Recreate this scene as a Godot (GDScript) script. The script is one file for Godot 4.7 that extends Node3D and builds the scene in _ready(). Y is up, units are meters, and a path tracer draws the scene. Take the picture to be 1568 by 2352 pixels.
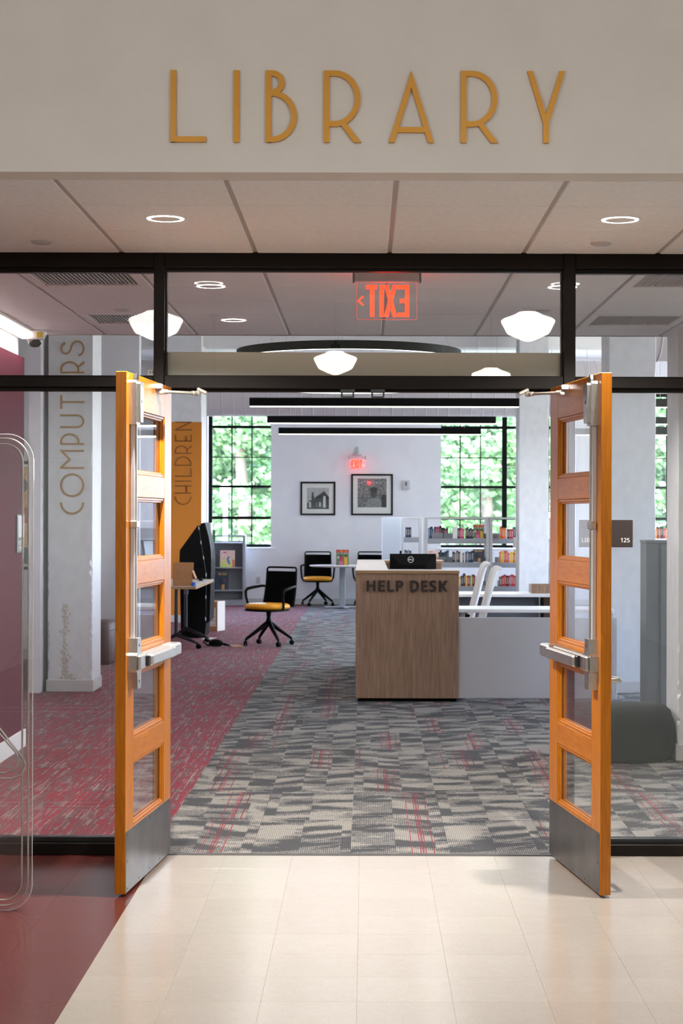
extends Node3D
# A library entrance seen from the lobby. x right, y up, the glazed entrance stands at z = 0, the library lies towards -z.

var M := {}
var mesh_cache := {}
var used := {}
var rng := RandomNumberGenerator.new()

# ------------------------------------------------------------------ naming and placing
func numbered(n: String) -> String:
	if not used.has(n):
		used[n] = 0
		return n
	used[n] += 1
	return "%s_%03d" % [n, used[n]]

func tag(o: Node, label := "", category := "", group := "", kind := "") -> void:
	if label: o.set_meta("label", label)
	if category: o.set_meta("category", category)
	if group: o.set_meta("group", group)
	if kind: o.set_meta("kind", kind)

func thing(called: String, label: String, category: String, at := Vector3.ZERO, turn := 0.0, group := "", kind := "") -> Node3D:
	var o := Node3D.new()
	o.name = numbered(called)
	add_child(o)
	o.position = at
	o.rotation.y = turn
	tag(o, label, category, group, kind)
	return o

func part(parent: Node, called: String, m: Mesh, material: Material, at := Vector3.ZERO, rot := Vector3.ZERO) -> MeshInstance3D:
	var o := MeshInstance3D.new()
	o.name = called
	o.mesh = m
	o.material_override = material
	parent.add_child(o, true)
	o.position = at
	o.rotation = rot
	return o

func solo(called: String, m: Mesh, material: Material, label: String, category: String, at := Vector3.ZERO, rot := Vector3.ZERO, group := "", kind := "") -> MeshInstance3D:
	var o := MeshInstance3D.new()
	o.name = numbered(called)
	o.mesh = m
	o.material_override = material
	add_child(o)
	o.position = at
	o.rotation = rot
	tag(o, label, category, group, kind)
	return o

# ------------------------------------------------------------------ geometry
func new_st() -> SurfaceTool:
	var st := SurfaceTool.new()
	st.begin(Mesh.PRIMITIVE_TRIANGLES)
	return st

func done(st: SurfaceTool) -> ArrayMesh:
	st.generate_normals()
	return st.commit()

# a flat polygon facing the direction out
func face(st: SurfaceTool, p: Array, out: Vector3, group := -1) -> void:
	var n: Vector3 = (p[1] - p[0]).cross(p[2] - p[0])
	if n.dot(out) < 0.0:
		p = p.duplicate()
		p.reverse()
	st.set_smooth_group(group)
	for i in range(1, p.size() - 1):
		st.add_vertex(p[0]); st.add_vertex(p[i + 1]); st.add_vertex(p[i])

# box with chamfered edges, from a to b
func add_box(st: SurfaceTool, a: Vector3, b: Vector3, bev := 0.0) -> void:
	var c := (a + b) * 0.5
	var h := (b - a).abs() * 0.5
	bev = minf(bev, minf(h.x, minf(h.y, h.z)) * 0.9)
	for ax in 3:
		var u := (ax + 1) % 3
		var w := (ax + 2) % 3
		for s in [-1.0, 1.0]:
			var p := []
			for k in [[-1, -1], [1, -1], [1, 1], [-1, 1]]:
				var v := Vector3.ZERO
				v[ax] = s * h[ax]; v[u] = k[0] * (h[u] - bev); v[w] = k[1] * (h[w] - bev)
				p.append(c + v)
			var out := Vector3.ZERO
			out[ax] = s
			face(st, p, out)
	if bev <= 0.0: return
	for ax in 3:
		var u := (ax + 1) % 3
		var w := (ax + 2) % 3
		for su in [-1.0, 1.0]:
			for sw in [-1.0, 1.0]:
				var p := []
				for k in [[-1, 0], [1, 0], [1, 1], [-1, 1]]:
					var v := Vector3.ZERO
					v[ax] = k[0] * (h[ax] - bev)
					v[u] = su * (h[u] - (bev if k[1] else 0.0)); v[w] = sw * (h[w] - (0.0 if k[1] else bev))
					p.append(c + v)
				var out := Vector3.ZERO
				out[u] = su; out[w] = sw
				face(st, p, out)
	for sx in [-1.0, 1.0]:
		for sy in [-1.0, 1.0]:
			for sz in [-1.0, 1.0]:
				var s := Vector3(sx, sy, sz)
				face(st, [c + s * (h - Vector3(0, bev, bev)), c + s * (h - Vector3(bev, 0, bev)), c + s * (h - Vector3(bev, bev, 0))], s)

func box(size: Vector3, bev := 0.002) -> ArrayMesh:   # centred
	var key := "b%s%s" % [size, bev]
	if not mesh_cache.has(key):
		var st := new_st()
		add_box(st, -size * 0.5, size * 0.5, bev)
		mesh_cache[key] = done(st)
	return mesh_cache[key]

func span(parent: Node, called: String, a: Vector3, b: Vector3, m: Material, bev := 0.002) -> MeshInstance3D:
	return part(parent, called, box((b - a).abs(), bev), m, (a + b) * 0.5)

# tube along a path
func add_tube(st: SurfaceTool, pts: Array, r, seg := 8, closed := false, cap := true) -> void:
	var n := pts.size()
	var rings := []
	var up := Vector3.UP
	var t0: Vector3 = (pts[1] - pts[0]).normalized()
	if absf(t0.dot(up)) > 0.9: up = Vector3.RIGHT
	var side := t0.cross(up).normalized()
	for i in n:
		var t: Vector3
		if closed: t = (pts[(i + 1) % n] - pts[(i + n - 1) % n]).normalized()
		else: t = (pts[mini(i + 1, n - 1)] - pts[maxi(i - 1, 0)]).normalized()
		side = (side - t * side.dot(t)).normalized()
		var b := t.cross(side).normalized()
		var rr: float = r[i] if r is Array else r
		var ring := []
		for k in seg:
			var a := TAU * k / seg
			ring.append(pts[i] + (side * cos(a) + b * sin(a)) * rr)
		rings.append(ring)
	for i in (n if closed else n - 1):
		var A: Array = rings[i]
		var B: Array = rings[(i + 1) % n]
		for k in seg:
			var k2 := (k + 1) % seg
			face(st, [A[k], A[k2], B[k2], B[k]], (A[k] + A[k2]) * 0.5 - pts[i], 1)
	if cap and not closed:
		face(st, rings[0], pts[0] - pts[1])
		face(st, rings[n - 1], pts[n - 1] - pts[n - 2])

func tube(pts: Array, r, seg := 8, closed := false) -> ArrayMesh:
	var st := new_st()
	add_tube(st, pts, r, seg, closed)
	return done(st)

# surface of revolution about y; profile = Array of Vector2(radius, y); smooth unless flat is set
func add_lathe(st: SurfaceTool, prof: Array, seg := 24, at := Vector3.ZERO, flat := false) -> void:
	for i in prof.size() - 1:
		var p: Vector2 = prof[i]
		var q: Vector2 = prof[i + 1]
		if p.is_equal_approx(q): continue
		var nrm := Vector2(q.y - p.y, -(q.x - p.x))
		for k in seg:
			var a := TAU * k / seg
			var b := TAU * (k + 1) / seg
			var pa := Vector3(cos(a), 0, sin(a))
			var pb := Vector3(cos(b), 0, sin(b))
			var mid := (pa + pb).normalized()
			var out := mid * nrm.x + Vector3.UP * nrm.y
			var g: int = (-1 if flat else 1)
			if p.x < 1e-5: face(st, [at + Vector3.UP * p.y, at + pa * q.x + Vector3.UP * q.y, at + pb * q.x + Vector3.UP * q.y], out, g)
			elif q.x < 1e-5: face(st, [at + pa * p.x + Vector3.UP * p.y, at + pb * p.x + Vector3.UP * p.y, at + Vector3.UP * q.y], out, g)
			else: face(st, [at + pa * p.x + Vector3.UP * p.y, at + pb * p.x + Vector3.UP * p.y, at + pb * q.x + Vector3.UP * q.y, at + pa * q.x + Vector3.UP * q.y], out, g)

func lathe(prof: Array, seg := 24, flat := false) -> ArrayMesh:
	var st := new_st()
	add_lathe(st, prof, seg, Vector3.ZERO, flat)
	return done(st)

func cyl(r: float, h: float, seg := 20, bev := 0.0) -> ArrayMesh:   # base at y = 0
	if bev > 0.0: return lathe([Vector2(0, 0), Vector2(r - bev, 0), Vector2(r, bev), Vector2(r, h - bev), Vector2(r - bev, h), Vector2(0, h)], seg, true)
	return lathe([Vector2(0, 0), Vector2(r, 0), Vector2(r, h), Vector2(0, h)], seg, true)

# polygon in x/y pushed out along z from z0 to z1
func add_prism(st: SurfaceTool, poly: PackedVector2Array, z0: float, z1: float, smooth := false) -> void:
	var idx := Geometry2D.triangulate_polygon(poly)
	for i in range(0, idx.size(), 3):
		for zz in [[z0, -1.0], [z1, 1.0]]:
			var p := []
			for k in 3:
				var v := poly[idx[i + k]]
				p.append(Vector3(v.x, v.y, zz[0]))
			face(st, p, Vector3(0, 0, zz[1] * (z1 - z0)))
	var ccw := not Geometry2D.is_polygon_clockwise(poly)
	for i in poly.size():
		var a := poly[i]
		var b := poly[(i + 1) % poly.size()]
		var out := Vector3(b.y - a.y, a.x - b.x, 0) * (-1.0 if not ccw else 1.0)
		# Godot's 2D clockwise test has y down, so test the side directly
		var mid := (a + b) * 0.5 + Vector2(out.x, out.y).normalized() * 0.0005
		if Geometry2D.is_point_in_polygon(mid, poly): out = -out
		face(st, [Vector3(a.x, a.y, z0), Vector3(b.x, b.y, z0), Vector3(b.x, b.y, z1), Vector3(a.x, a.y, z1)], out, 2 if smooth else -1)

func prism(poly: PackedVector2Array, z0: float, z1: float, smooth := false) -> ArrayMesh:
	var st := new_st()
	add_prism(st, poly, z0, z1, smooth)
	return done(st)

func round_rect(w: float, h: float, r: float, seg := 6) -> PackedVector2Array:   # centred
	var out := PackedVector2Array()
	for c in [[1, 1, 0], [-1, 1, 1], [-1, -1, 2], [1, -1, 3]]:
		for k in seg + 1:
			var a: float = (c[2] + float(k) / seg) * PI / 2
			out.append(Vector2(c[0] * (w / 2 - r), c[1] * (h / 2 - r)) + Vector2(cos(a), sin(a)) * r)
	return out

# stroke of even width through the points of a line, pushed out along z
func add_stroke(st: SurfaceTool, pts: Array, w: float, z0: float, z1: float) -> void:
	var L := []
	var R := []
	for i in pts.size():
		var d0: Vector2 = (pts[i] - pts[maxi(i - 1, 0)]).normalized()
		var d1: Vector2 = (pts[mini(i + 1, pts.size() - 1)] - pts[i]).normalized()
		var d := (d0 + d1).normalized()
		var n := Vector2(-d.y, d.x)
		var k := 1.0 / maxf(0.4, absf(n.dot(Vector2(-d1.y, d1.x) if d1.length() > 0.1 else Vector2(-d0.y, d0.x))))
		L.append(pts[i] + n * w * 0.5 * k)
		R.append(pts[i] - n * w * 0.5 * k)
	for i in pts.size() - 1:
		var q := [L[i], R[i], R[i + 1], L[i + 1]]
		face(st, q.map(func(v): return Vector3(v.x, v.y, z1)), Vector3(0, 0, 1))
		for e in [[L[i], L[i + 1], R[i]], [R[i], R[i + 1], L[i]]]:
			var a: Vector2 = e[0]
			var b: Vector2 = e[1]
			face(st, [Vector3(a.x, a.y, z0), Vector3(b.x, b.y, z0), Vector3(b.x, b.y, z1), Vector3(a.x, a.y, z1)], Vector3(a.x - e[2].x, a.y - e[2].y, 0))
	for e in [[L[0], R[0], pts[0] - pts[1]], [L[-1], R[-1], pts[-1] - pts[-2]]]:
		face(st, [Vector3(e[0].x, e[0].y, z0), Vector3(e[1].x, e[1].y, z0), Vector3(e[1].x, e[1].y, z1), Vector3(e[0].x, e[0].y, z1)], Vector3(e[2].x, e[2].y, 0))

func arc(c: Vector2, rx: float, ry: float, a0: float, a1: float, n := 20) -> Array:   # degrees
	var out := []
	for i in n + 1:
		var a := deg_to_rad(lerpf(a0, a1, float(i) / n))
		out.append(c + Vector2(cos(a) * rx, sin(a) * ry))
	return out

# the lettering of the place: thin capitals with high waists and big bowls; cap height 1
func glyph(ch: String, w: float) -> Dictionary:
	var h := w * 0.5
	var s := []
	var p := []
	var wide := 0.5
	match ch:
		"L":
			s = [[Vector2(h, 1), Vector2(h, 0)], [Vector2(0, h), Vector2(0.497, h)]]
		"I":
			s = [[Vector2(h, 1), Vector2(h, 0)]]; wide = w
		"B":
			s = [[Vector2(h, 1), Vector2(h, 0)],
				[Vector2(h, 1 - h)] + arc(Vector2(0.085, 0.83), 0.18 - h, 0.17 - h, 90, -90, 16) + [Vector2(h, 0.66 + h)],
				[Vector2(h, 0.72 - h)] + arc(Vector2(0.085, 0.36), 0.349 - h, 0.36 - h, 90, -90, 24) + [Vector2(h, h)]]
			wide = 0.434
		"R":
			s = [[Vector2(h, 1), Vector2(h, 0)], [Vector2(h, 1 - h)] + arc(Vector2(0.15, 0.61), 0.36 - h, 0.39 - h, 90, -90, 28) + [Vector2(h, 0.22 + h)]]
			p = [[Vector2(0.235, 0.245), Vector2(0.30, 0.28), Vector2(0.523, 0), Vector2(0.42, 0)]]; wide = 0.523
		"P":
			s = [[Vector2(h, 1), Vector2(h, 0)], [Vector2(h, 1 - h)] + arc(Vector2(0.13, 0.60), 0.34 - h, 0.40 - h, 90, -90, 24) + [Vector2(h, 0.20 + h)]]; wide = 0.47
		"D":
			s = [[Vector2(h, 1), Vector2(h, 0)], [Vector2(h, 1 - h)] + arc(Vector2(0.10, 0.5), 0.47 - h, 0.5 - h, 90, -90, 24) + [Vector2(h, h)]]; wide = 0.57
		"A":
			p = [[Vector2(0, 0), Vector2(w, 0), Vector2(0.3125, 0.76), Vector2(0.3125, 1)], [Vector2(0.625, 0), Vector2(0.625 - w, 0), Vector2(0.3125, 0.76), Vector2(0.3125, 1)]]
			s = [[Vector2(0.09, 0.178), Vector2(0.535, 0.178)]]; wide = 0.625
		"Y":
			p = [[Vector2(0, 1), Vector2(w, 1), Vector2(0.263, 0.40), Vector2(0.263, 0.14), Vector2(0.263 - h, 0.14), Vector2(0.263 - h, 0.27)], [Vector2(0.526, 1), Vector2(0.526 - w, 1), Vector2(0.263, 0.40), Vector2(0.263, 0.14), Vector2(0.263 + h, 0.14), Vector2(0.263 + h, 0.27)]]
			s = [[Vector2(0.263, 0.141), Vector2(0.263, 0)]]; wide = 0.526
		"C":
			s = [arc(Vector2(0.5, 0.5), 0.5 - h, 0.5 - h, 90, 270, 28)]; wide = 0.5
		"O":
			s = [arc(Vector2(0.49, 0.5), 0.49 - h, 0.5 - h, 0, 360, 48)]; wide = 0.98
		"M":
			s = [[Vector2(h, 0), Vector2(h, 1)], [Vector2(0.78 - h, 0), Vector2(0.78 - h, 1)], [Vector2(h, 0.97), Vector2(0.39, 0.6), Vector2(0.78 - h, 0.97)]]; wide = 0.78
		"U":
			s = [[Vector2(h, 1)] + arc(Vector2(0.28, 0.30), 0.28 - h, 0.30 - h, 180, 360, 20) + [Vector2(0.56 - h, 1)]]; wide = 0.56
		"T":
			s = [[Vector2(0, 1 - h), Vector2(0.57, 1 - h)], [Vector2(0.285, 1 - h), Vector2(0.285, 0)]]; wide = 0.57
		"E":
			s = [[Vector2(h, 1), Vector2(h, 0)], [Vector2(h, 1 - h), Vector2(0.42, 1 - h)], [Vector2(h, 0.3), Vector2(0.36, 0.3)], [Vector2(h, h), Vector2(0.42, h)]]; wide = 0.42
		"S":
			s = [arc(Vector2(0.31, 0.77), 0.22, 0.23 - h, 10, 250, 20) + arc(Vector2(0.31, 0.29), 0.33 - h, 0.29 - h, 75, -170, 24)]; wide = 0.65
		"H":
			s = [[Vector2(h, 1), Vector2(h, 0)], [Vector2(0.5 - h, 1), Vector2(0.5 - h, 0)], [Vector2(h, 0.29), Vector2(0.5 - h, 0.29)]]
		"N":
			s = [[Vector2(h, 0), Vector2(h, 1)], [Vector2(0.53 - h, 0), Vector2(0.53 - h, 1)], [Vector2(h, 0.96), Vector2(0.53 - h, 0.04)]]; wide = 0.53
	return {"s": s, "p": p, "wide": wide}

func letter_mesh(ch: String, cap: float, w: float, deep: float) -> ArrayMesh:
	var key := "l%s%s%s" % [ch, cap, w]
	if not mesh_cache.has(key):
		var st := new_st()
		var g := glyph(ch, w)
		var k := 0
		for s in g.s:
			add_stroke(st, s.map(func(v): return v * cap), w * cap, 0.0, deep + 0.0003 * k)
			k += 1
		for p in g.p:
			var poly := PackedVector2Array()
			for v in p: poly.append(v * cap)
			add_prism(st, poly, 0.0, deep + 0.0003 * k)
			k += 1
		mesh_cache[key] = done(st)
	return mesh_cache[key]

func text_mesh(text: String, size: float, deep: float, bold := false, mono := false) -> TextMesh:   # size = cap height
	var t := TextMesh.new()
	var f := SystemFont.new()
	f.font_names = PackedStringArray(["Droid Sans Mono" if mono else "Droid Sans"])
	if bold: f.font_weight = 700
	t.font = f
	t.text = text
	t.font_size = 64
	t.pixel_size = size / (64.0 * 0.714)
	t.depth = deep
	t.curve_step = 1.0
	return t

# ------------------------------------------------------------------ textures
func tex(w: int, h: int, f: Callable) -> ImageTexture:
	var b := PackedByteArray()
	b.resize(w * h * 3)
	var i := 0
	for y in h:
		for x in w:
			var c: Color = f.call(x, y)
			b[i] = clampi(int(c.r * 255), 0, 255); b[i + 1] = clampi(int(c.g * 255), 0, 255); b[i + 2] = clampi(int(c.b * 255), 0, 255)
			i += 3
	return ImageTexture.create_from_image(Image.create_from_data(w, h, false, Image.FORMAT_RGB8, b))

func noise(freq: float, sd: int, oct := 3, kind := FastNoiseLite.TYPE_SIMPLEX_SMOOTH) -> FastNoiseLite:
	var n := FastNoiseLite.new()
	n.noise_type = kind
	n.frequency = freq
	n.seed = sd
	n.fractal_octaves = oct
	return n

func noise_tex(freq: float, sd: int, lo: Color, hi: Color, size := 512, oct := 4) -> NoiseTexture2D:
	var t := NoiseTexture2D.new()
	t.noise = noise(freq, sd, oct)
	t.width = size; t.height = size
	t.seamless = true
	var g := Gradient.new()
	g.set_color(0, lo); g.set_color(1, hi)
	t.color_ramp = g
	return t

# wood: fine streaks along v (or u), slow bands and a few arches
func wood_tex(a: Color, b: Color, across: bool, sd: int, streak := 0.5) -> ImageTexture:
	var n1 := noise(0.012, sd, 3)
	var n2 := noise(0.25, sd + 1, 2)
	var n3 := noise(0.02, sd + 2, 2)
	return tex(512, 512, func(x, y):
		var u: float = y if across else x
		var v: float = x if across else y
		var ring := sin((u * 0.10 + n3.get_noise_2d(u, v * 0.25) * 9.0)) * 0.5 + 0.5
		var t := 0.45 + 0.22 * n1.get_noise_2d(u * 3.0, v * 0.35) + streak * 0.45 * n2.get_noise_2d(u * 1.6, v * 0.04) + 0.16 * (ring - 0.5)
		return a.lerp(b, clampf(t, 0.0, 1.0)))

func mat(color: Color, rough := 0.6, metal := 0.0, t: Texture2D = null, scale := Vector3.ONE, world := true) -> StandardMaterial3D:
	var m := StandardMaterial3D.new()
	m.albedo_color = color
	m.roughness = rough
	m.metallic = metal
	if t:
		m.albedo_texture = t
		m.uv1_triplanar = true
		m.uv1_world_triplanar = world
		m.uv1_scale = scale
	return m

func bump(m: StandardMaterial3D, t: Texture2D, cm: float) -> StandardMaterial3D:
	m.heightmap_enabled = true
	m.heightmap_texture = t
	m.heightmap_scale = cm
	return m

func glow(color: Color, energy: float) -> StandardMaterial3D:
	var m := mat(color, 0.6)
	m.emission_enabled = true
	m.emission = color
	m.emission_energy_multiplier = energy
	return m

func pane(tint: Color, alpha := 0.02) -> StandardMaterial3D:
	var m := mat(Color(tint.r, tint.g, tint.b, alpha), 0.0)
	m.transparency = BaseMaterial3D.TRANSPARENCY_ALPHA
	return m

func omni(at: Vector3, energy: float, color := Color.WHITE, size := 0.05) -> void:
	var l := OmniLight3D.new()
	l.light_energy = energy; l.light_color = color; l.light_size = size
	l.omni_range = 40.0; l.omni_attenuation = 2.0; l.shadow_enabled = true
	l.name = "lamp_light"
	add_child(l, true)
	l.position = at

func area(at: Vector3, size: Vector2, energy: float, color: Color, aim: Vector3, up := Vector3.RIGHT) -> void:
	var l := AreaLight3D.new()
	l.area_size = size
	l.area_normalize_energy = true
	l.light_energy = energy; l.light_color = color
	l.area_range = 40.0; l.area_attenuation = 2.0
	l.shadow_enabled = true
	l.name = "lamp_light"
	add_child(l, true)
	l.look_at_from_position(at, at + aim, up)

# ------------------------------------------------------------------ materials
func hash1(a: int, b: int, c: int) -> float:
	var h := (a * 374761393 + b * 668265263 + c * 2147483647) & 0x7fffffff
	h = ((h ^ (h >> 13)) * 1274126177) & 0x7fffffff
	return float((h ^ (h >> 16)) & 0xffff) / 65535.0

func carpet_grey() -> ImageTexture:
	var na := noise(0.028, 11, 2)
	var nb := noise(0.09, 12, 2)
	var cuts := []
	var lines := []
	rng.seed = 5
	for k in 16:
		var c := []
		var x := 0
		while x < 192:
			x += rng.randi_range(48, 100)
			c.append(x)
		cuts.append(c)
		var l := []
		for j in 192: l.append(false)
		var marks := []
		if rng.randf() < 0.8:
			var g := rng.randi_range(30, 150)
			marks += [g, g + 5, g + 10, g - 17, g + 26]
		if rng.randf() < 0.5: marks.append(rng.randi_range(8, 180))
		if rng.randf() < 0.3:
			var g2 := rng.randi_range(8, 170)
			marks += [g2, g2 + 9]
		for m in marks:
			for d in 2:
				if m + d >= 0 and m + d < 192: l[m + d] = true
		lines.append(l)
	var light := Color8(130, 126, 120)
	var mid := Color8(92, 91, 90)
	var dark := Color8(50, 51, 54)
	var red := Color8(116, 22, 36)
	var slope := []
	for k in 16: slope.append(rng.randf_range(-0.22, 0.22))
	var strip_of := []
	for k in 16:
		var s := []
		for u in 192:
			var j := 0
			while cuts[k][j] <= u: j += 1
			s.append(j)
		strip_of.append(s)
	return tex(768, 1536, func(x, y):
		var k: int = (x / 192) + 4 * (y / 384)
		var u: int = x % 192
		var v: int = y % 384
		var s: int = strip_of[k][u] + 7 * k
		var rag := hash1(u / 7, v / 4, k) - 0.5
		var n := na.get_noise_2d(u * 0.17 + s * 61.0, v * 0.37 + u * slope[s % 16] + s * 23.0) + 0.16 * nb.get_noise_2d(u * 0.12, v * 0.7 + 90.0 * k) + rag * 0.16
		var c: Color
		if n > 0.13: c = dark
		elif n < -0.25: c = light
		else: c = mid
		var yarn := (u & 3) < 2
		if c == mid: c = light if yarn and hash1(u, v / 3, 3) > 0.45 else (mid if hash1(u, v / 2, 9) > 0.35 else dark)
		c = c * (0.88 + 0.30 * hash1(u, v, k)) if yarn else c * (0.70 + 0.25 * hash1(u, v, k))
		if v % 5 == 0: c = c * 0.86
		if lines[k][u]: c = red.lerp(c, 0.45 if n > 0.13 else 0.0) * (0.85 + 0.3 * hash1(u, v, 77))
		return c)

func carpet_red() -> ImageTexture:
	var na := noise(0.02, 31, 3)
	var nb := noise(0.11, 32, 2)
	var red := Color8(120, 20, 40)
	var grey := Color8(88, 74, 78)
	var pale := Color8(126, 112, 110)
	var dark := Color8(66, 40, 46)
	return tex(768, 768, func(x, y):
		var u: int = x % 192
		var v: int = y % 384
		var k: int = (x / 192) + 4 * (y / 384)
		var yarn := u / 2
		var off := int(hash1(yarn, 5, k) * 300.0)
		var run := hash1(yarn, (v + off) / 120, k)
		var n := na.get_noise_2d(u * 1.6 + 300.0 * k, v * 0.4) + 0.5 * nb.get_noise_2d(u * 0.5 + 50 * k, v * 0.9)
		var t := run + n * 0.34
		var c: Color
		if t < 0.56: c = red
		elif t < 0.78: c = grey
		elif t < 0.88: c = dark
		else: c = pale
		return c * (0.78 + 0.36 * hash1(x, y, 4)))

func dull(m: StandardMaterial3D, spec: float) -> StandardMaterial3D:
	m.metallic_specular = spec
	return m

func make_materials() -> void:
	var mott := noise_tex(0.012, 7, Color(0.975, 0.975, 0.975), Color(1.0, 1.0, 1.0), 256, 4)
	M.header = mat(Color8(220, 216, 212), 0.75, 0.0, mott, Vector3.ONE * 0.9)
	M.white_wall = mat(Color8(232, 231, 236), 0.7, 0.0, mott, Vector3.ONE * 0.7)
	M.lobby_wall = mat(Color8(202, 199, 195), 0.75)
	M.plum = dull(mat(Color8(92, 22, 48), 0.8), 0.2)
	M.orange = mat(Color8(206, 128, 34), 0.55)
	M.gold = mat(Color8(196, 140, 48), 0.42, 0.35)
	M.gold_dark = mat(Color8(140, 84, 26), 0.5, 0.1)
	M.gold_mid = mat(Color8(160, 116, 48), 0.45, 0.25)
	M.ceiling_tile = mat(Color8(238, 239, 241), 0.9, 0.0, noise_tex(0.08, 9, Color(0.95, 0.95, 0.95), Color(1, 1, 1), 256, 5), Vector3.ONE * 1.3)
	M.tee = mat(Color8(176, 172, 170), 0.5)
	M.black_frame = dull(mat(Color8(24, 19, 16), 0.45), 0.3)
	M.black = dull(mat(Color8(9, 9, 10), 0.5), 0.25)
	M.soft_black = dull(mat(Color8(12, 12, 13), 0.85), 0.2)
	M.glass = pane(Color(0.75, 0.85, 0.85))
	M.acrylic = pane(Color(0.9, 0.95, 0.95), 0.015)
	M.steel = mat(Color8(216, 214, 210), 0.34, 1.0, noise_tex(0.03, 21, Color(0.86, 0.86, 0.86), Color(1, 1, 1), 256, 3), Vector3(30, 3, 3))
	M.steel_plate = mat(Color8(150, 150, 150), 0.34, 1.0, noise_tex(0.008, 22, Color(0.72, 0.74, 0.78), Color(1, 0.98, 0.95), 256, 4), Vector3(1.2, 1.2, 1.2))
	M.screw = mat(Color8(120, 118, 114), 0.3, 1.0)
	M.dark_steel = mat(Color8(70, 72, 76), 0.35, 0.9)
	M.wood = mat(Color.WHITE, 0.30, 0.0, wood_tex(Color8(206, 130, 16), Color8(152, 80, 3), false, 41, 0.5), Vector3(1.6, 0.9, 1.6), false)
	M.wood_across = mat(Color.WHITE, 0.30, 0.0, wood_tex(Color8(206, 130, 16), Color8(152, 80, 3), true, 46, 0.5), Vector3(0.9, 1.6, 0.9), false)
	M.oak = mat(Color.WHITE, 0.5, 0.0, wood_tex(Color8(176, 146, 120), Color8(112, 84, 66), false, 51, 1.0), Vector3(1.4, 0.5, 1.4))
	M.oak_dark = mat(Color8(120, 100, 92), 0.5, 0.0, wood_tex(Color8(196, 164, 134), Color8(128, 98, 76), false, 53, 1.0), Vector3(1.4, 0.5, 1.4))
	M.oak_edge = mat(Color.WHITE, 0.45, 0.0, wood_tex(Color8(188, 152, 112), Color8(140, 106, 72), true, 57, 0.8), Vector3(0.7, 1.6, 0.7))
	M.laminate = mat(Color8(200, 194, 187), 0.4)
	M.white = mat(Color8(236, 236, 236), 0.35)
	M.white_soft = mat(Color8(232, 232, 232), 0.6)
	M.pale_grey = mat(Color8(190, 189, 192), 0.5)
	M.shelf_grey = mat(Color8(146, 149, 154), 0.5)
	M.shelf_white = mat(Color8(192, 191, 190), 0.5)
	M.stay = mat(Color8(206, 200, 188), 0.35, 0.6)
	M.mid_grey = mat(Color8(120, 122, 126), 0.6)
	M.slate = mat(Color8(96, 100, 108), 0.6)
	M.conc = bump(mat(Color8(224, 226, 228), 0.7, 0.0, noise_tex(0.02, 13, Color(0.94, 0.94, 0.945), Color(1, 1, 1), 512, 5), Vector3(0.8, 0.5, 0.8)), noise_tex(0.03, 14, Color(0.2, 0.2, 0.2), Color(0.8, 0.8, 0.8), 512, 5), 0.10)
	M.raw_conc = bump(mat(Color8(226, 221, 214), 0.95, 0.0, noise_tex(0.05, 15, Color(0.72, 0.70, 0.67), Color(1, 1, 1), 256, 5), Vector3.ONE * 4.0), noise_tex(0.05, 16, Color.BLACK, Color.WHITE, 256, 5), 0.5)
	M.beige = mat(Color8(206, 202, 186), 0.6)
	M.base = mat(Color8(196, 194, 192), 0.55)
	M.duct = mat(Color8(206, 200, 202), 0.55)
	var speck := func(base: Color, lo: Color, hi: Color, sd: int): return tex(512, 512, func(x, y):
		var r := hash1(x / 2 + (y / 3) * 3, y / 3, sd)
		var c := base.lerp(lo, clampf((hash1(x / 40, y / 40, sd) - 0.5) * 0.1 + 0.08, 0, 1))
		if r > 0.965: c = c.lerp(hi, 0.55)
		elif r < 0.03: c = c.lerp(lo, 0.5)
		return c * (0.98 + 0.04 * hash1(x, y, sd)))
	var wave := noise_tex(0.01, 61, Color(0.3, 0.3, 0.3), Color(0.7, 0.7, 0.7), 256, 3)
	for spec in [["tile_cream", Color8(155, 147, 138), Color8(136, 126, 115), Color8(179, 172, 164), 71], ["tile_maroon", Color8(88, 42, 38), Color8(66, 28, 27), Color8(150, 100, 90), 72]]:
		var t: ImageTexture = speck.call(spec[1], spec[2], spec[3], spec[4])
		for k in 3:
			var m := mat([Color.WHITE, Color(0.99, 0.99, 0.988), Color(0.982, 0.98, 0.978)][k], 0.20, 0.0, t, Vector3.ONE * 2.2)
			dull(m, 0.42)
			bump(m, wave, 0.03)
			M["%s_%d" % [spec[0], k]] = m
	M.grey_carpet = mat(Color.WHITE, 0.93)
	M.grey_carpet.albedo_texture = carpet_grey()
	M.red_carpet = mat(Color.WHITE, 0.93)
	M.red_carpet.albedo_texture = carpet_red()
	M.grey_field = mat(Color.WHITE, 0.93, 0.0, M.grey_carpet.albedo_texture, Vector3(0.5468, 0.2734, 0.2734))
	M.red_field = mat(Color.WHITE, 0.93, 0.0, M.red_carpet.albedo_texture, Vector3(0.5468, 0.5468, 0.5468))
	M.carpet_back = mat(Color8(60, 55, 56), 0.95)
	M.rubber = mat(Color8(44, 44, 46), 0.5)
	M.felt = mat(Color8(56, 56, 59), 0.97, 0.0, noise_tex(0.16, 81, Color(0.5, 0.5, 0.5), Color(1, 1, 1), 256, 4), Vector3.ONE * 5.0)
	M.brown_leather = mat(Color8(84, 58, 52), 0.5)
	M.yellow = mat(Color8(232, 158, 24), 0.45)
	M.mesh_black = dull(mat(Color8(7, 7, 8), 0.8), 0.15)
	M.card = mat(Color8(176, 124, 80), 0.85, 0.0, noise_tex(0.03, 85, Color(0.92, 0.92, 0.92), Color(1, 1, 1), 256, 4), Vector3.ONE * 2.0)
	M.paper = mat(Color8(214, 210, 205), 0.8)
	M.lamp_opal = glow(Color(1.0, 0.985, 0.95), 8.0)
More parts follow.
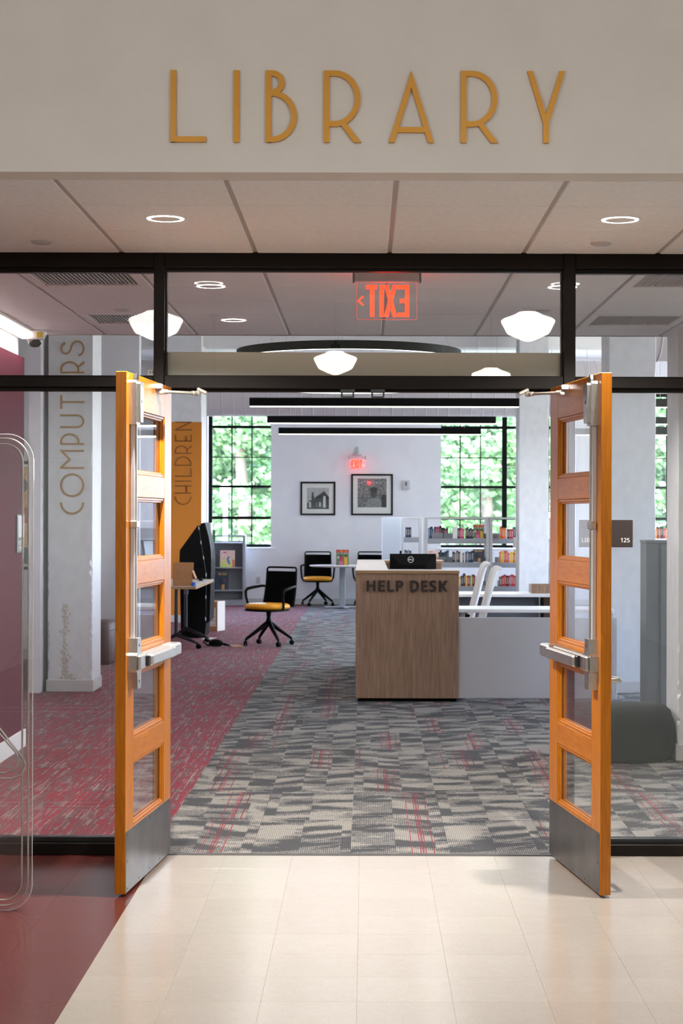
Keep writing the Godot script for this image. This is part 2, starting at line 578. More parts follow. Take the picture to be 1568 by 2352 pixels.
	M.lamp_ring = glow(Color(1.0, 0.98, 0.95), 9.0)
	M.lamp_bar = glow(Color(1.0, 0.985, 0.93), 2.5)
	M.lamp_loop = glow(Color(1.0, 0.985, 0.97), 4.0)
	M.lamp_wash = glow(Color(1.0, 0.94, 0.88), 6.0)
	M.sign_red = glow(Color(1.0, 0.28, 0.14), 1.2)
	M.brown_sign = mat(Color8(34, 24, 22), 0.5)
	M.lettering = mat(Color8(44, 34, 30), 0.5)
	M.print_white = mat(Color8(240, 238, 234), 0.7)
	M.leaf = mat(Color(1, 1, 1), 0.7)
	M.leaf.vertex_color_use_as_albedo = true
	M.leaf.cull_mode = BaseMaterial3D.CULL_DISABLED
	M.leaf.backlight_enabled = true
	M.leaf.backlight = Color(0.6, 0.72, 0.55)
	M.bark = mat(Color8(110, 96, 84), 0.9)
	M.grass = mat(Color8(134, 140, 112), 0.95)
	M.vertex = mat(Color(1, 1, 1), 0.55)
	M.vertex.vertex_color_use_as_albedo = true

func photo_print(kind: int) -> StandardMaterial3D:
	var n := noise(0.05, 90 + kind, 4)
	var n2 := noise(0.16, 95 + kind, 3)
	var t: ImageTexture
	if kind == 0:      # a dark tent with people standing before it
		t = tex(200, 200, func(x, y):
			var g := 0.72 + 0.08 * n.get_noise_2d(x, y)
			var roof := 30.0 + absf(x - 155.0) * (0.75 if x < 155 else 1.3)
			if y > roof and y > 20: g = 0.20 + 0.10 * n.get_noise_2d(x * 2.0, y * 0.6)
			if y > 160: g = 0.25 + 0.3 * n2.get_noise_2d(x, y)
			for f in [[52, 40, 150, 11, 0.22], [158, 62, 185, 12, 0.85], [28, 115, 185, 10, 0.8], [118, 118, 178, 9, 0.75], [88, 120, 180, 8, 0.4]]:
				var head := Vector2(x - f[0], y - f[1] - 8).length()
				if head < 9: g = 0.18
				elif y > f[1] + 14 and y < f[2] and absf(x - f[0]) < f[3] * (0.8 + 0.3 * float(y - f[1]) / (f[2] - f[1])): g = f[4] + 0.12 * n2.get_noise_2d(x, y)
			return Color(g, g, g))
	elif kind == 1:    # a person among leaves
		t = tex(200, 200, func(x, y):
			var g := 0.42 + 0.75 * n2.get_noise_2d(x, y) * (1.2 if y < 110 else 0.5) + 0.25 * n.get_noise_2d(x, y)
			var body := Vector2((x - 115.0) / 62.0, (y - 195.0) / 62.0).length()
			if body < 1.0: g = 0.55 + 0.15 * n.get_noise_2d(x * 2.0, y)
			if Vector2((x - 110.0) / 23.0, (y - 105.0) / 30.0).length() < 1.0: g = 0.22 + 0.08 * n.get_noise_2d(x, y)
			if Vector2((x - 110.0) / 26.0, (y - 80.0) / 20.0).length() < 1.0: g = 0.10
			if x > 165 and y > 110: g = 0.12 + 0.1 * n2.get_noise_2d(x, y)
			return Color(g, g, g))
	elif kind == 2:    # big warm abstract poster: ochre, orange, dark and green shapes
		t = tex(160, 260, func(x, y):
			var c := Color8(226, 166, 70)
			if Vector2((x - 95.0) / 34.0, (y - 50.0) / 30.0).length() < 1.0: c = Color8(52, 58, 62)
			if y > 85 + 0.2 * x and y < 210 and x > 25: c = Color8(214, 92, 34)
			if y > 130 and x < 40 + 20 * sin(y * 0.05): c = Color8(96, 120, 40)
			if y > 150 and x > 95 and x < 130: c = Color8(240, 196, 120)
			if y > 215: c = Color8(70, 92, 96)
			return c * (0.92 + 0.16 * n.get_noise_2d(x, y)))
	elif kind == 3:    # picture book: pink and yellow with a blue figure
		t = tex(96, 108, func(x, y):
			var c := Color8(240, 206, 196).lerp(Color8(216, 224, 120), clampf((y - 40) / 60.0, 0, 1))
			if y > 10 and y < 17 and x > 18 and x < 44: c = Color8(200, 70, 96)
			if Vector2(x - 54, y - 46).length() < 7: c = Color8(52, 92, 190)
			if y > 52 and y < 88 and absf(x - 46 - (y - 52) * 0.45) < 6: c = Color8(44, 110, 210)
			if y > 60 and x > 78: c = Color8(220, 120, 90)
			return c * (0.94 + 0.2 * n.get_noise_2d(x * 2.0, y * 2.0)))
	elif kind == 4:    # dark blue book with a gold title
		t = tex(96, 120, func(x, y):
			var c := Color8(44, 58, 78)
			if y > 6 and y < 26 and x > 12 and x < 84 and hash1(x / 5, y / 10, 3) > 0.25 and y % 11 > 2: c = Color8(196, 160, 84)
			if Vector2(x - 58, y - 56).length() < 11: c = Color8(120, 60, 50)
			if Vector2(x - 34, y - 66).length() < 22: c = Color8(28, 40, 60)
			if y > 84 and absf(x - 52) < 11: c = Color8(206, 150, 60)
			return c * (0.9 + 0.3 * n.get_noise_2d(x * 2.0, y * 2.0)))
	else:              # book with a red title band and people in bright clothes
		t = tex(100, 120, func(x, y):
			var c := Color8(96, 116, 84)
			if y < 22: c = Color8(196, 40, 36)
			if y > 6 and y < 16 and x > 14 and x < 86 and hash1(x / 6, 1, 8) > 0.3: c = Color8(236, 170, 60)
			if y >= 24 and y < 31 and x > 8 and x < 92 and hash1(x / 3, 2, 9) > 0.3: c = Color8(226, 226, 214)
			if y > 52 and absf(x - 38) < 13: c = Color8(200, 50, 78)
			if y > 88 and absf(x - 38) < 15: c = Color8(220, 110, 160)
			if y > 56 and absf(x - 76) < 15: c = Color8(222, 172, 36)
			if Vector2(x - 38, y - 46).length() < 8 or Vector2(x - 76, y - 48).length() < 9: c = Color8(64, 44, 36)
			if Vector2(x - 16, y - 60).length() < 9: c = Color8(214, 212, 206)
			return c * (0.9 + 0.3 * n.get_noise_2d(x * 2.0, y * 2.0)))
	var m := mat(Color.WHITE, 0.5)
	m.albedo_texture = t
	return m

# flat sheet w x h with its own texture coordinates, centred, facing +z
func sheet(w: float, h: float) -> ArrayMesh:
	var st := new_st()
	st.set_smooth_group(-1)
	for v in [[-1, 1, 0, 0], [1, 1, 1, 0], [1, -1, 1, 1], [-1, 1, 0, 0], [1, -1, 1, 1], [-1, -1, 0, 1]]:
		st.set_uv(Vector2(v[2], v[3]))
		st.add_vertex(Vector3(v[0] * w / 2, v[1] * h / 2, 0))
	return done(st)

# ------------------------------------------------------------------ lobby ceiling, floors
func carpet_plank(w: float, l: float, u0: float, v0: float, u1: float, v1: float) -> ArrayMesh:
	var st := new_st()
	var x := w / 2 - 0.0004
	var z := l / 2 - 0.0004
	st.set_smooth_group(-1)
	for v in [[-1, -1, u0, v0], [1, -1, u1, v0], [1, 1, u1, v1], [-1, -1, u0, v0], [1, 1, u1, v1], [-1, 1, u0, v1]]:
		st.set_uv(Vector2(v[2], v[3]))
		st.add_vertex(Vector3(v[0] * x, 0.0, v[1] * z))
	for e in [[Vector3(-x, 0, -z), Vector3(x, 0, -z), Vector3(0, 0, -1)], [Vector3(x, 0, -z), Vector3(x, 0, z), Vector3(1, 0, 0)], [Vector3(x, 0, z), Vector3(-x, 0, z), Vector3(0, 0, 1)], [Vector3(-x, 0, z), Vector3(-x, 0, -z), Vector3(-1, 0, 0)]]:
		st.set_uv(Vector2((u0 + u1) / 2, (v0 + v1) / 2))
		face(st, [e[0], e[1], e[1] - Vector3(0, 0.006, 0), e[0] - Vector3(0, 0.006, 0)], e[2])
	return done(st)

func floors() -> void:
	# lobby: vinyl tiles, one foot square
	var lob := thing("floor", "lobby floor of glossy cream vinyl tiles with a maroon border", "floor", Vector3.ZERO, 0, "", "structure")
	span(lob, "slab", Vector3(-3.6, -0.2, -0.03), Vector3(3.6, -0.0042, 18.0), M.base, 0)
	var tile := box(Vector3(0.3046, 0.004, 0.3046), 0.0004)
	rng.seed = 17
	for i in range(-6, 8):
		for j in range(0, 12):
			var x := -0.94 + 0.305 * (i + 0.5)
			var z := 0.0 + 0.305 * (j + 0.5)
			var red: bool = i < 0
			part(lob, "tile", tile, M[("tile_maroon_%d" if red else "tile_cream_%d") % rng.randi_range(0, 2)], Vector3(x, -0.002, z))
	# the same tiles where the picture no longer shows their joints
	span(lob, "tile_field", Vector3(-0.94, -0.004, 3.66), Vector3(3.6, 0.0, 18.0), M.tile_cream_1, 0)
	span(lob, "tile_field", Vector3(-3.6, -0.004, 3.66), Vector3(-0.94, 0.0, 18.0), M.tile_maroon_1, 0)
	span(lob, "tile_field", Vector3(-3.6, -0.004, 0.0), Vector3(-2.77, 0.0, 3.66), M.tile_maroon_1, 0)
	span(lob, "tile_field", Vector3(1.5, -0.004, 0.0), Vector3(3.6, 0.0, 3.66), M.tile_cream_1, 0)
	span(lob, "threshold_strip", Vector3(-0.915, -0.004, -0.035), Vector3(0.895, 0.004, 0.0), M.rubber, 0.002)
	# library: carpet planks, 18 by 36 inches
	var lib := thing("floor", "library floor of patterned grey and red carpet planks", "floor", Vector3.ZERO, 0, "", "structure")
	span(lib, "carpet_field", Vector3(-0.98, -0.2, -23.6), Vector3(6.8, -0.001, -0.03), M.grey_field, 0)
	span(lib, "carpet_field", Vector3(-4.8, -0.2, -23.6), Vector3(-0.98, -0.001, -0.03), M.red_field, 0)
	var greys := []
	var reds := []
	for k in 16:
		greys.append(carpet_plank(0.4572, 0.9144, (k % 4) * 0.25, (k / 4) * 0.25, (k % 4 + 1) * 0.25, (k / 4 + 1) * 0.25))
	for k in 8:
		reds.append(carpet_plank(0.4572, 0.9144, (k % 4) * 0.25, (k / 4) * 0.5, (k % 4 + 1) * 0.25, (k / 4 + 1) * 0.5))
	for j in 26:
		for i in range(-8, 17):
			var x := -0.98 + 0.4572 * (i + 0.5)
			var z := -0.035 - 0.9144 * (j + 0.5)
			var depth := 8.08 - z
			if i >= 9 and not (x / depth < 0.21): continue
			if i < 0 and x / depth < -0.235: continue
			if x / depth > 0.21: continue
			if i < 0: part(lib, "red_carpet_plank", reds[rng.randi() % 8], M.red_carpet, Vector3(x, 0, z))
			else: part(lib, "grey_carpet_plank", greys[rng.randi() % 16], M.grey_carpet, Vector3(x, 0, z), Vector3(0, PI if rng.randf() < 0.5 else 0.0, 0))

func low_ceiling() -> void:
	var c := thing("ceiling", "low white tile ceiling over the entrance", "ceiling", Vector3.ZERO, 0, "", "structure")
	span(c, "ceiling_slab", Vector3(-3.6, 2.82, -3.63), Vector3(3.6, 2.95, 1.75), M.white_soft, 0)
	span(c, "edge_board", Vector3(-3.6, 2.735, -3.65), Vector3(3.6, 3.0, -3.63), M.tee, 0)
	span(c, "edge_strip", Vector3(-3.6, 2.7425, 1.738), Vector3(3.6, 2.748, 1.7455), mat(Color8(128, 96, 74), 0.8), 0)
	var x0 := 0.105
	for i in range(-6, 7):
		span(c, "tee", Vector3(x0 + 0.61 * i - 0.011, 2.745, -3.63), Vector3(x0 + 0.61 * i + 0.011, 2.80, 1.745), M.tee, 0.001)
	var tile := box(Vector3(0.592, 0.02, 0.6065), 0.004)
	var small := box(Vector3(0.592, 0.02, 0.51), 0.004)
	for i in range(-6, 6):
		for j in 9:
			var x := x0 + 0.61 * (i + 0.5)
			var z := 1.23 - 0.61 * (j + 0.5)
			if z < -3.6: continue
			if j in [2, 5] and i in [-3, 2] : pass
			if (i == -3 or i == 2) and (j == 3 or j == 6):
				grille(c, x, z)
			else: part(c, "ceiling_tile", tile, M.ceiling_tile, Vector3(x, 2.75, z))
		part(c, "ceiling_tile", small, M.ceiling_tile, Vector3(x0 + 0.61 * (i + 0.5), 2.75, 1.23 + 0.2575))

func grille(c: Node3D, x: float, z: float) -> void:
	var g := Node3D.new()
	g.name = "air_grille"
	c.add_child(g, true)
	g.position = Vector3(x, 2.745, z)
	for s in [-1.0, 1.0]:
		part(g, "grille_frame", box(Vector3(0.05, 0.014, 0.6), 0.002), M.white_soft, Vector3(s * 0.272, 0, 0))
		part(g, "grille_frame", box(Vector3(0.494, 0.014, 0.05), 0.002), M.white_soft, Vector3(0, 0, s * 0.275))
	part(g, "backing", box(Vector3(0.5, 0.004, 0.5), 0), M.slate, Vector3(0, 0.03, 0))
	var b := box(Vector3(0.007, 0.012, 0.5), 0)
	for k in 24:
		part(g, "louvre", b, M.pale_grey, Vector3(-0.238 + 0.0207 * k, 0.004, 0), Vector3(0, 0, 0.5))

func ring_light(x: float, z: float, where: String, power: float) -> void:
	var t := thing("downlight", "round ceiling light with glowing ring, " + where, "ceiling light", Vector3(x, 2.74, z), 0, "ring downlights")
	part(t, "trim_plate", lathe([Vector2(0, 0.0), Vector2(0.085, 0.0), Vector2(0.092, 0.004), Vector2(0.092, 0.0)], 32), M.white_soft, Vector3(0, -0.0005, 0))
	part(t, "glowing_ring", lathe([Vector2(0.060, -0.0025), Vector2(0.074, -0.0025), Vector2(0.075, -0.0005)], 48), M.lamp_ring)
	part(t, "centre_cap", lathe([Vector2(0, -0.0024), Vector2(0.0602, -0.0024)], 48, true), M.white_soft)
	var l := SpotLight3D.new()
	l.name = "lamp_light"
	l.light_energy = power; l.light_color = Color(1.0, 0.98, 0.95); l.light_size = 0.015
	l.spot_angle = 65.0; l.spot_angle_attenuation = 0.6; l.spot_range = 40.0; l.spot_attenuation = 2.0; l.shadow_enabled = true
	t.add_child(l)
	l.position = Vector3(0, -0.012, 0)
	l.rotation.x = -PI / 2

# ------------------------------------------------------------------ glazed entrance
func glazing() -> void:
	var k : Material = M.black_frame
	# left side: sidelight below, upper light above
	for side in [-1.0, 1.0]:
		var xi := 0.967 if side < 0 else 0.951
		var xo := 3.5
		var w := thing("window_1" if side < 0 else "window_3", "black metal framed glass sidelight %s the entrance doors" % ("left of" if side < 0 else "right of"), "window", Vector3.ZERO, 0, "", "structure")
		for r in [["sill_rail", 0.0, 0.052], ["middle_rail", 2.129, 2.177], ["head_rail", 2.674, 2.742]]:
			span(w, r[0], Vector3(side * xi, r[1], -0.11), Vector3(side * xo, r[2], 0.0), k, 0.003)
		for r in [[0.052, 0.075], [2.112, 2.129], [2.177, 2.184], [2.655, 2.674]]:
			span(w, "glazing_stop", Vector3(side * xi, r[0], -0.085), Vector3(side * xo, r[1], -0.035), M.dark_steel if r[0] < 0.1 else k, 0.002)
		for r in [[0.075, 2.112], [2.184, 2.655]]:
			span(w, "pane", Vector3(side * (xi - 0.0), r[0], -0.063), Vector3(side * xo, r[1], -0.057), M.glass, 0)
		span(w, "jamb", Vector3(side * 2.42, 0.052, -0.11), Vector3(side * 2.48, 2.674, 0.0), k, 0.003)
	var t := thing("window_2", "black metal framed glass transom above the entrance doors", "window", Vector3.ZERO, 0, "", "structure")
	span(t, "mullion", Vector3(-0.967, 0.0, -0.11), Vector3(-0.919, 2.742, 0.004), k, 0.003)
	span(t, "mullion", Vector3(0.897, 0.0, -0.11), Vector3(0.951, 2.742, 0.004), k, 0.003)
	span(t, "head_rail", Vector3(-0.919, 2.674, -0.11), Vector3(0.897, 2.742, 0.0), k, 0.003)
	span(t, "door_head", Vector3(-0.919, 2.124, -0.11), Vector3(0.897, 2.183, 0.0), k, 0.003)
	span(t, "door_stop", Vector3(-0.919, 2.112, -0.10), Vector3(0.897, 2.124, -0.05), k, 0.002)
	for s in [-1.0, 1.0]: span(t, "glazing_stop", Vector3((-0.919 if s < 0 else 0.897) , 2.183, -0.085), Vector3((-0.911 if s < 0 else 0.889), 2.66, -0.035), k, 0.001)
	span(t, "glazing_stop", Vector3(-0.919, 2.662, -0.085), Vector3(0.897, 2.674, -0.035), k, 0.001)
	span(t, "pane", Vector3(-0.919, 2.183, -0.063), Vector3(0.897, 2.674, -0.057), M.glass, 0)
	for x in [-0.085, 0.053]:
		var st := new_st()
		add_box(st, Vector3(x - 0.034, 2.106, -0.04), Vector3(x + 0.034, 2.124, -0.01), 0.002)
		for e in [-0.026, 0.026]: add_box(st, Vector3(x + e - 0.004, 2.085, -0.035), Vector3(x + e + 0.004, 2.106, -0.015), 0.001)
		add_box(st, Vector3(x - 0.026, 2.083, -0.035), Vector3(x + 0.026, 2.090, -0.015), 0.001)
		part(t, "latch_strike", done(st), M.dark_steel)
	# header box on the library side, seen through the lower transom glass
	solo("header_box", box(Vector3(1.85, 0.17, 0.14), 0.004), M.beige, "long beige box over the doors behind the transom glass", "header box", Vector3(-0.011, 2.215, -0.19))

# ------------------------------------------------------------------ doors
# local axes: x from the hinge to the free edge, y up; s tells on which side of z the inner face lies
func door(called: String, label: String, at: Vector3, dir: float, s: float, lever: bool) -> void:
	var d := thing(called, label, "door", at, 0, "", "structure")
	var a := deg_to_rad(dir)
	var ex := Vector3(sin(a), 0, cos(a))
	d.basis = Basis(ex, Vector3.UP, ex.cross(Vector3.UP))
	var w := 0.905
	var th := 0.0445
	var z0 := minf(0.0, -th * s)
	var z1 := maxf(0.0, -th * s)
	var b := func(called2: String, p0: Vector3, p1: Vector3, m: Material, bev := 0.0015): return span(d, called2, p0, p1, m, bev)
	b.call("stile", Vector3(0, 0.012, z0), Vector3(0.147, 2.127, z1), M.wood)
	b.call("stile", Vector3(0.760, 0.012, z0), Vector3(w, 2.127, z1), M.wood)
	var tops := []
	for k in 5: tops.append(1.982 - 0.362 * k)
	b.call("rail", Vector3(0.147, 1.982, z0), Vector3(0.760, 2.127, z1), M.wood_across)
	for k in 4: b.call("rail", Vector3(0.147, tops[k + 1], z0), Vector3(0.760, tops[k] - 0.268, z1), M.wood_across)
	b.call("rail", Vector3(0.147, 0.012, z0), Vector3(0.760, tops[4] - 0.268, z1), M.wood_across)
	for k in 5:
		var y1: float = tops[k]
		var y0: float = y1 - 0.268
		span(d, "pane", Vector3(0.152, y0 + 0.005, (z0 + z1) / 2 - 0.003), Vector3(0.755, y1 - 0.005, (z0 + z1) / 2 + 0.003), M.glass, 0)
		# stepped moulding on both faces
		for f in [-1.0, 1.0]:
			var zc := (z0 + z1) / 2
			var bead := new_st()
			for step in [[0.012, 0.016], [0.020, 0.010]]:
				var za: float = zc + f * 0.003
				var zb: float = zc + f * (0.003 + step[1])
				var q: float = step[0]
				for e in [[0.147, y0, 0.147 + q, y1], [0.760 - q, y0, 0.760, y1], [0.147 + q, y0, 0.760 - q, y0 + q], [0.147 + q, y1 - q, 0.760 - q, y1]]:
					add_box(bead, Vector3(e[0], e[1], minf(za, zb)), Vector3(e[2], e[3], maxf(za, zb)), 0.002)
			part(d, "glazing_bead", done(bead), M.wood)
	# kick plate with screws
	span(d, "kick_plate", Vector3(0.004, 0.016, 0), Vector3(w - 0.004, 0.262, s * 0.0016), M.steel_plate, 0)
	var sc := cyl(0.0045, 0.0015, 8)
	for p in [[0.03, 0.03], [0.24, 0.03], [0.45, 0.03], [0.66, 0.03], [0.875, 0.03], [0.03, 0.248], [0.24, 0.248], [0.45, 0.248], [0.66, 0.248], [0.875, 0.248], [0.03, 0.14], [0.875, 0.14]]:
		part(d, "screw", sc, M.screw, Vector3(p[0], p[1], s * 0.0016), Vector3(s * PI / 2, 0, 0))
	span(d, "edge_guard", Vector3(-0.002, 0.012, z0), Vector3(0.0, 2.127, z1), M.steel, 0)
	# exit device: chassis, push bar, rod cover and top latch case
	var dev := Node3D.new()
	dev.name = "exit_device"
	d.add_child(dev, true)
	var cp := PackedVector2Array([Vector2(0.795, 0.838), Vector2(0.858, 0.838), Vector2(0.866, 0.905), Vector2(0.878, 0.915), Vector2(0.878, 0.975), Vector2(0.866, 0.985), Vector2(0.862, 1.044), Vector2(0.795, 1.044), Vector2(0.788, 0.985), Vector2(0.768, 0.975), Vector2(0.768, 0.915), Vector2(0.788, 0.905)])
	part(dev, "chassis", prism(cp, s * 0.0, s * 0.038), M.steel)
	part(dev, "chassis", box(Vector3(0.10, 0.062, 0.016), 0.006), M.steel, Vector3(0.823, 0.945, s * 0.045))
	for y in [1.015, 0.868]: part(dev, "screw", cyl(0.006, 0.002, 12), M.screw, Vector3(0.828, y, s * 0.038), Vector3(s * PI / 2, 0, 0))
	part(dev, "bar_rail", box(Vector3(0.69, 0.052, 0.040), 0.006), M.steel, Vector3(0.425, 0.948, s * 0.022))
	part(dev, "push_bar", box(Vector3(0.50, 0.050, 0.030), 0.008), M.steel, Vector3(0.485, 0.946, s * 0.060))
	part(dev, "end_cap", box(Vector3(0.155, 0.056, 0.066), 0.008), M.steel, Vector3(0.158, 0.948, s * 0.034))
	part(dev, "bar_collar", box(Vector3(0.02, 0.046, 0.05), 0.004), M.dark_steel, Vector3(0.750, 0.946, s * 0.04))
	part(dev, "rod_cover", box(Vector3(0.034, 0.88, 0.020), 0.003), M.pale_grey, Vector3(0.822, 1.48, s * 0.010))
	part(dev, "rod_rib", box(Vector3(0.012, 0.88, 0.006), 0.002), M.steel, Vector3(0.822, 1.48, s * 0.023))
	part(dev, "rod_guide", box(Vector3(0.052, 0.030, 0.030), 0.004), M.steel, Vector3(0.822, 1.508, s * 0.016))
	var tp := PackedVector2Array([Vector2(0.793, 1.915), Vector2(0.855, 1.915), Vector2(0.864, 2.085), Vector2(0.858, 2.096), Vector2(0.786, 2.096), Vector2(0.780, 2.085)])
	part(dev, "latch_case", prism(tp, 0.0, s * 0.030), M.steel)
	var tq := PackedVector2Array([Vector2(0.800, 1.925), Vector2(0.848, 1.925), Vector2(0.856, 2.08), Vector2(0.852, 2.088), Vector2(0.794, 2.088), Vector2(0.788, 2.08)])
	part(dev, "latch_case", prism(tq, s * 0.030, s * 0.046), M.steel)
	part(dev, "screw", cyl(0.007, 0.002, 12), M.screw, Vector3(0.83, 2.01, s * 0.046), Vector3(s * PI / 2, 0, 0))
	part(dev, "latch_bolt", box(Vector3(0.026, 0.03, 0.018), 0.004), M.dark_steel, Vector3(0.81, 2.108, s * 0.018), Vector3(0, 0, 0.5))
	if lever:
		var o := Node3D.new()
		o.name = "lever_handle"
		d.add_child(o, true)
		var zo := -th * s
		part(o, "escutcheon", box(Vector3(0.062, 0.255, 0.014), 0.004), M.steel, Vector3(0.835, 0.918, zo - s * 0.007))
		part(o, "lever", tube([Vector3(0.835, 0.875, zo - s * 0.012), Vector3(0.835, 0.875, zo - s * 0.045), Vector3(0.828, 0.875, zo - s * 0.055), Vector3(0.80, 0.875, zo - s * 0.058), Vector3(0.72, 0.872, zo - s * 0.056)], 0.0105, 12), M.steel)

func door_stay(a: Vector3, b: Vector3, label: String, s: float) -> void:
	var t := thing("door_stay", label, "door stay")
	part(t, "rod", tube([a, b], 0.007, 10), M.stay)
	for p in [a, b]:
		part(t, "joint", lathe([Vector2(0, -0.014), Vector2(0.012, -0.010), Vector2(0.014, 0), Vector2(0.012, 0.010), Vector2(0, 0.014)], 14), M.stay, p)
	var d := (b - a).normalized()
	part(t, "coupling", tube([a + d * 0.014, a + d * 0.05], 0.0105, 10), M.stay)
	part(t, "coupling", tube([b - d * 0.014, b - d * 0.05], 0.0105, 10), M.stay)
	part(t, "door_bracket", box(Vector3(0.045, 0.022, 0.05), 0.003), M.pale_grey, a + Vector3(s * 0.018, 0.022, 0))
	part(t, "frame_bracket", box(Vector3(0.05, 0.016, 0.036), 0.005), M.stay, b + Vector3(-s * 0.020, 0.010, 0), Vector3(0, 0, s * 0.45))

# ------------------------------------------------------------------ walls
func wall_piece(w: Node3D, called: String, a: Vector3, b: Vector3, m: Material) -> void:
	span(w, called, a, b, m, 0)

func back_window(n: int, x0: float, x1: float, xs: Array, thick: Array, label: String) -> void:
	var w := thing("window_%d" % n, label, "window", Vector3(0, 0, -23.55), 0, "", "structure")
	var y0 := 1.0
	var y1 := 3.75
	var f : Material = M.black
	span(w, "frame", Vector3(x0, y0, -0.04), Vector3(x0 + 0.07, y1, 0.04), f, 0.004)
	span(w, "frame", Vector3(x1 - 0.07, y0, -0.04), Vector3(x1, y1, 0.04), f, 0.004)
	span(w, "frame", Vector3(x0, y0, -0.04), Vector3(x1, y0 + 0.055, 0.04), f, 0.004)
	span(w, "frame", Vector3(x0, y1 - 0.06, -0.04), Vector3(x1, y1, 0.04), f, 0.004)
	for y in [[1.523, 0.05], [2.08, 0.045], [2.60, 0.018], [3.14, 0.05]]:
		span(w, "glazing_bar", Vector3(x0 + 0.07, y[0] - y[1] / 2, -0.02), Vector3(x1 - 0.07, y[0] + y[1] / 2, 0.02), f, 0.003)
	for k in xs.size():
		var hw: float = thick[k] / 2
		span(w, "glazing_bar", Vector3(xs[k] - hw, y0 + 0.055, -0.018), Vector3(xs[k] + hw, y1 - 0.06, 0.018), f, 0.003)
	var ex := [x0 + 0.07] + xs + [x1 - 0.07]
	var ey := [1.055, 1.523, 2.08, 2.60, 3.14, 3.69]
	for i in ex.size() - 1:
		for j in ey.size() - 1:
			span(w, "pane", Vector3(ex[i], ey[j], -0.003), Vector3(ex[i + 1], ey[j + 1], 0.003), M.glass, 0)
	span(w, "window_stool", Vector3(x0, y0 - 0.03, 0.04), Vector3(x1, y0, 0.27), M.white, 0.003)

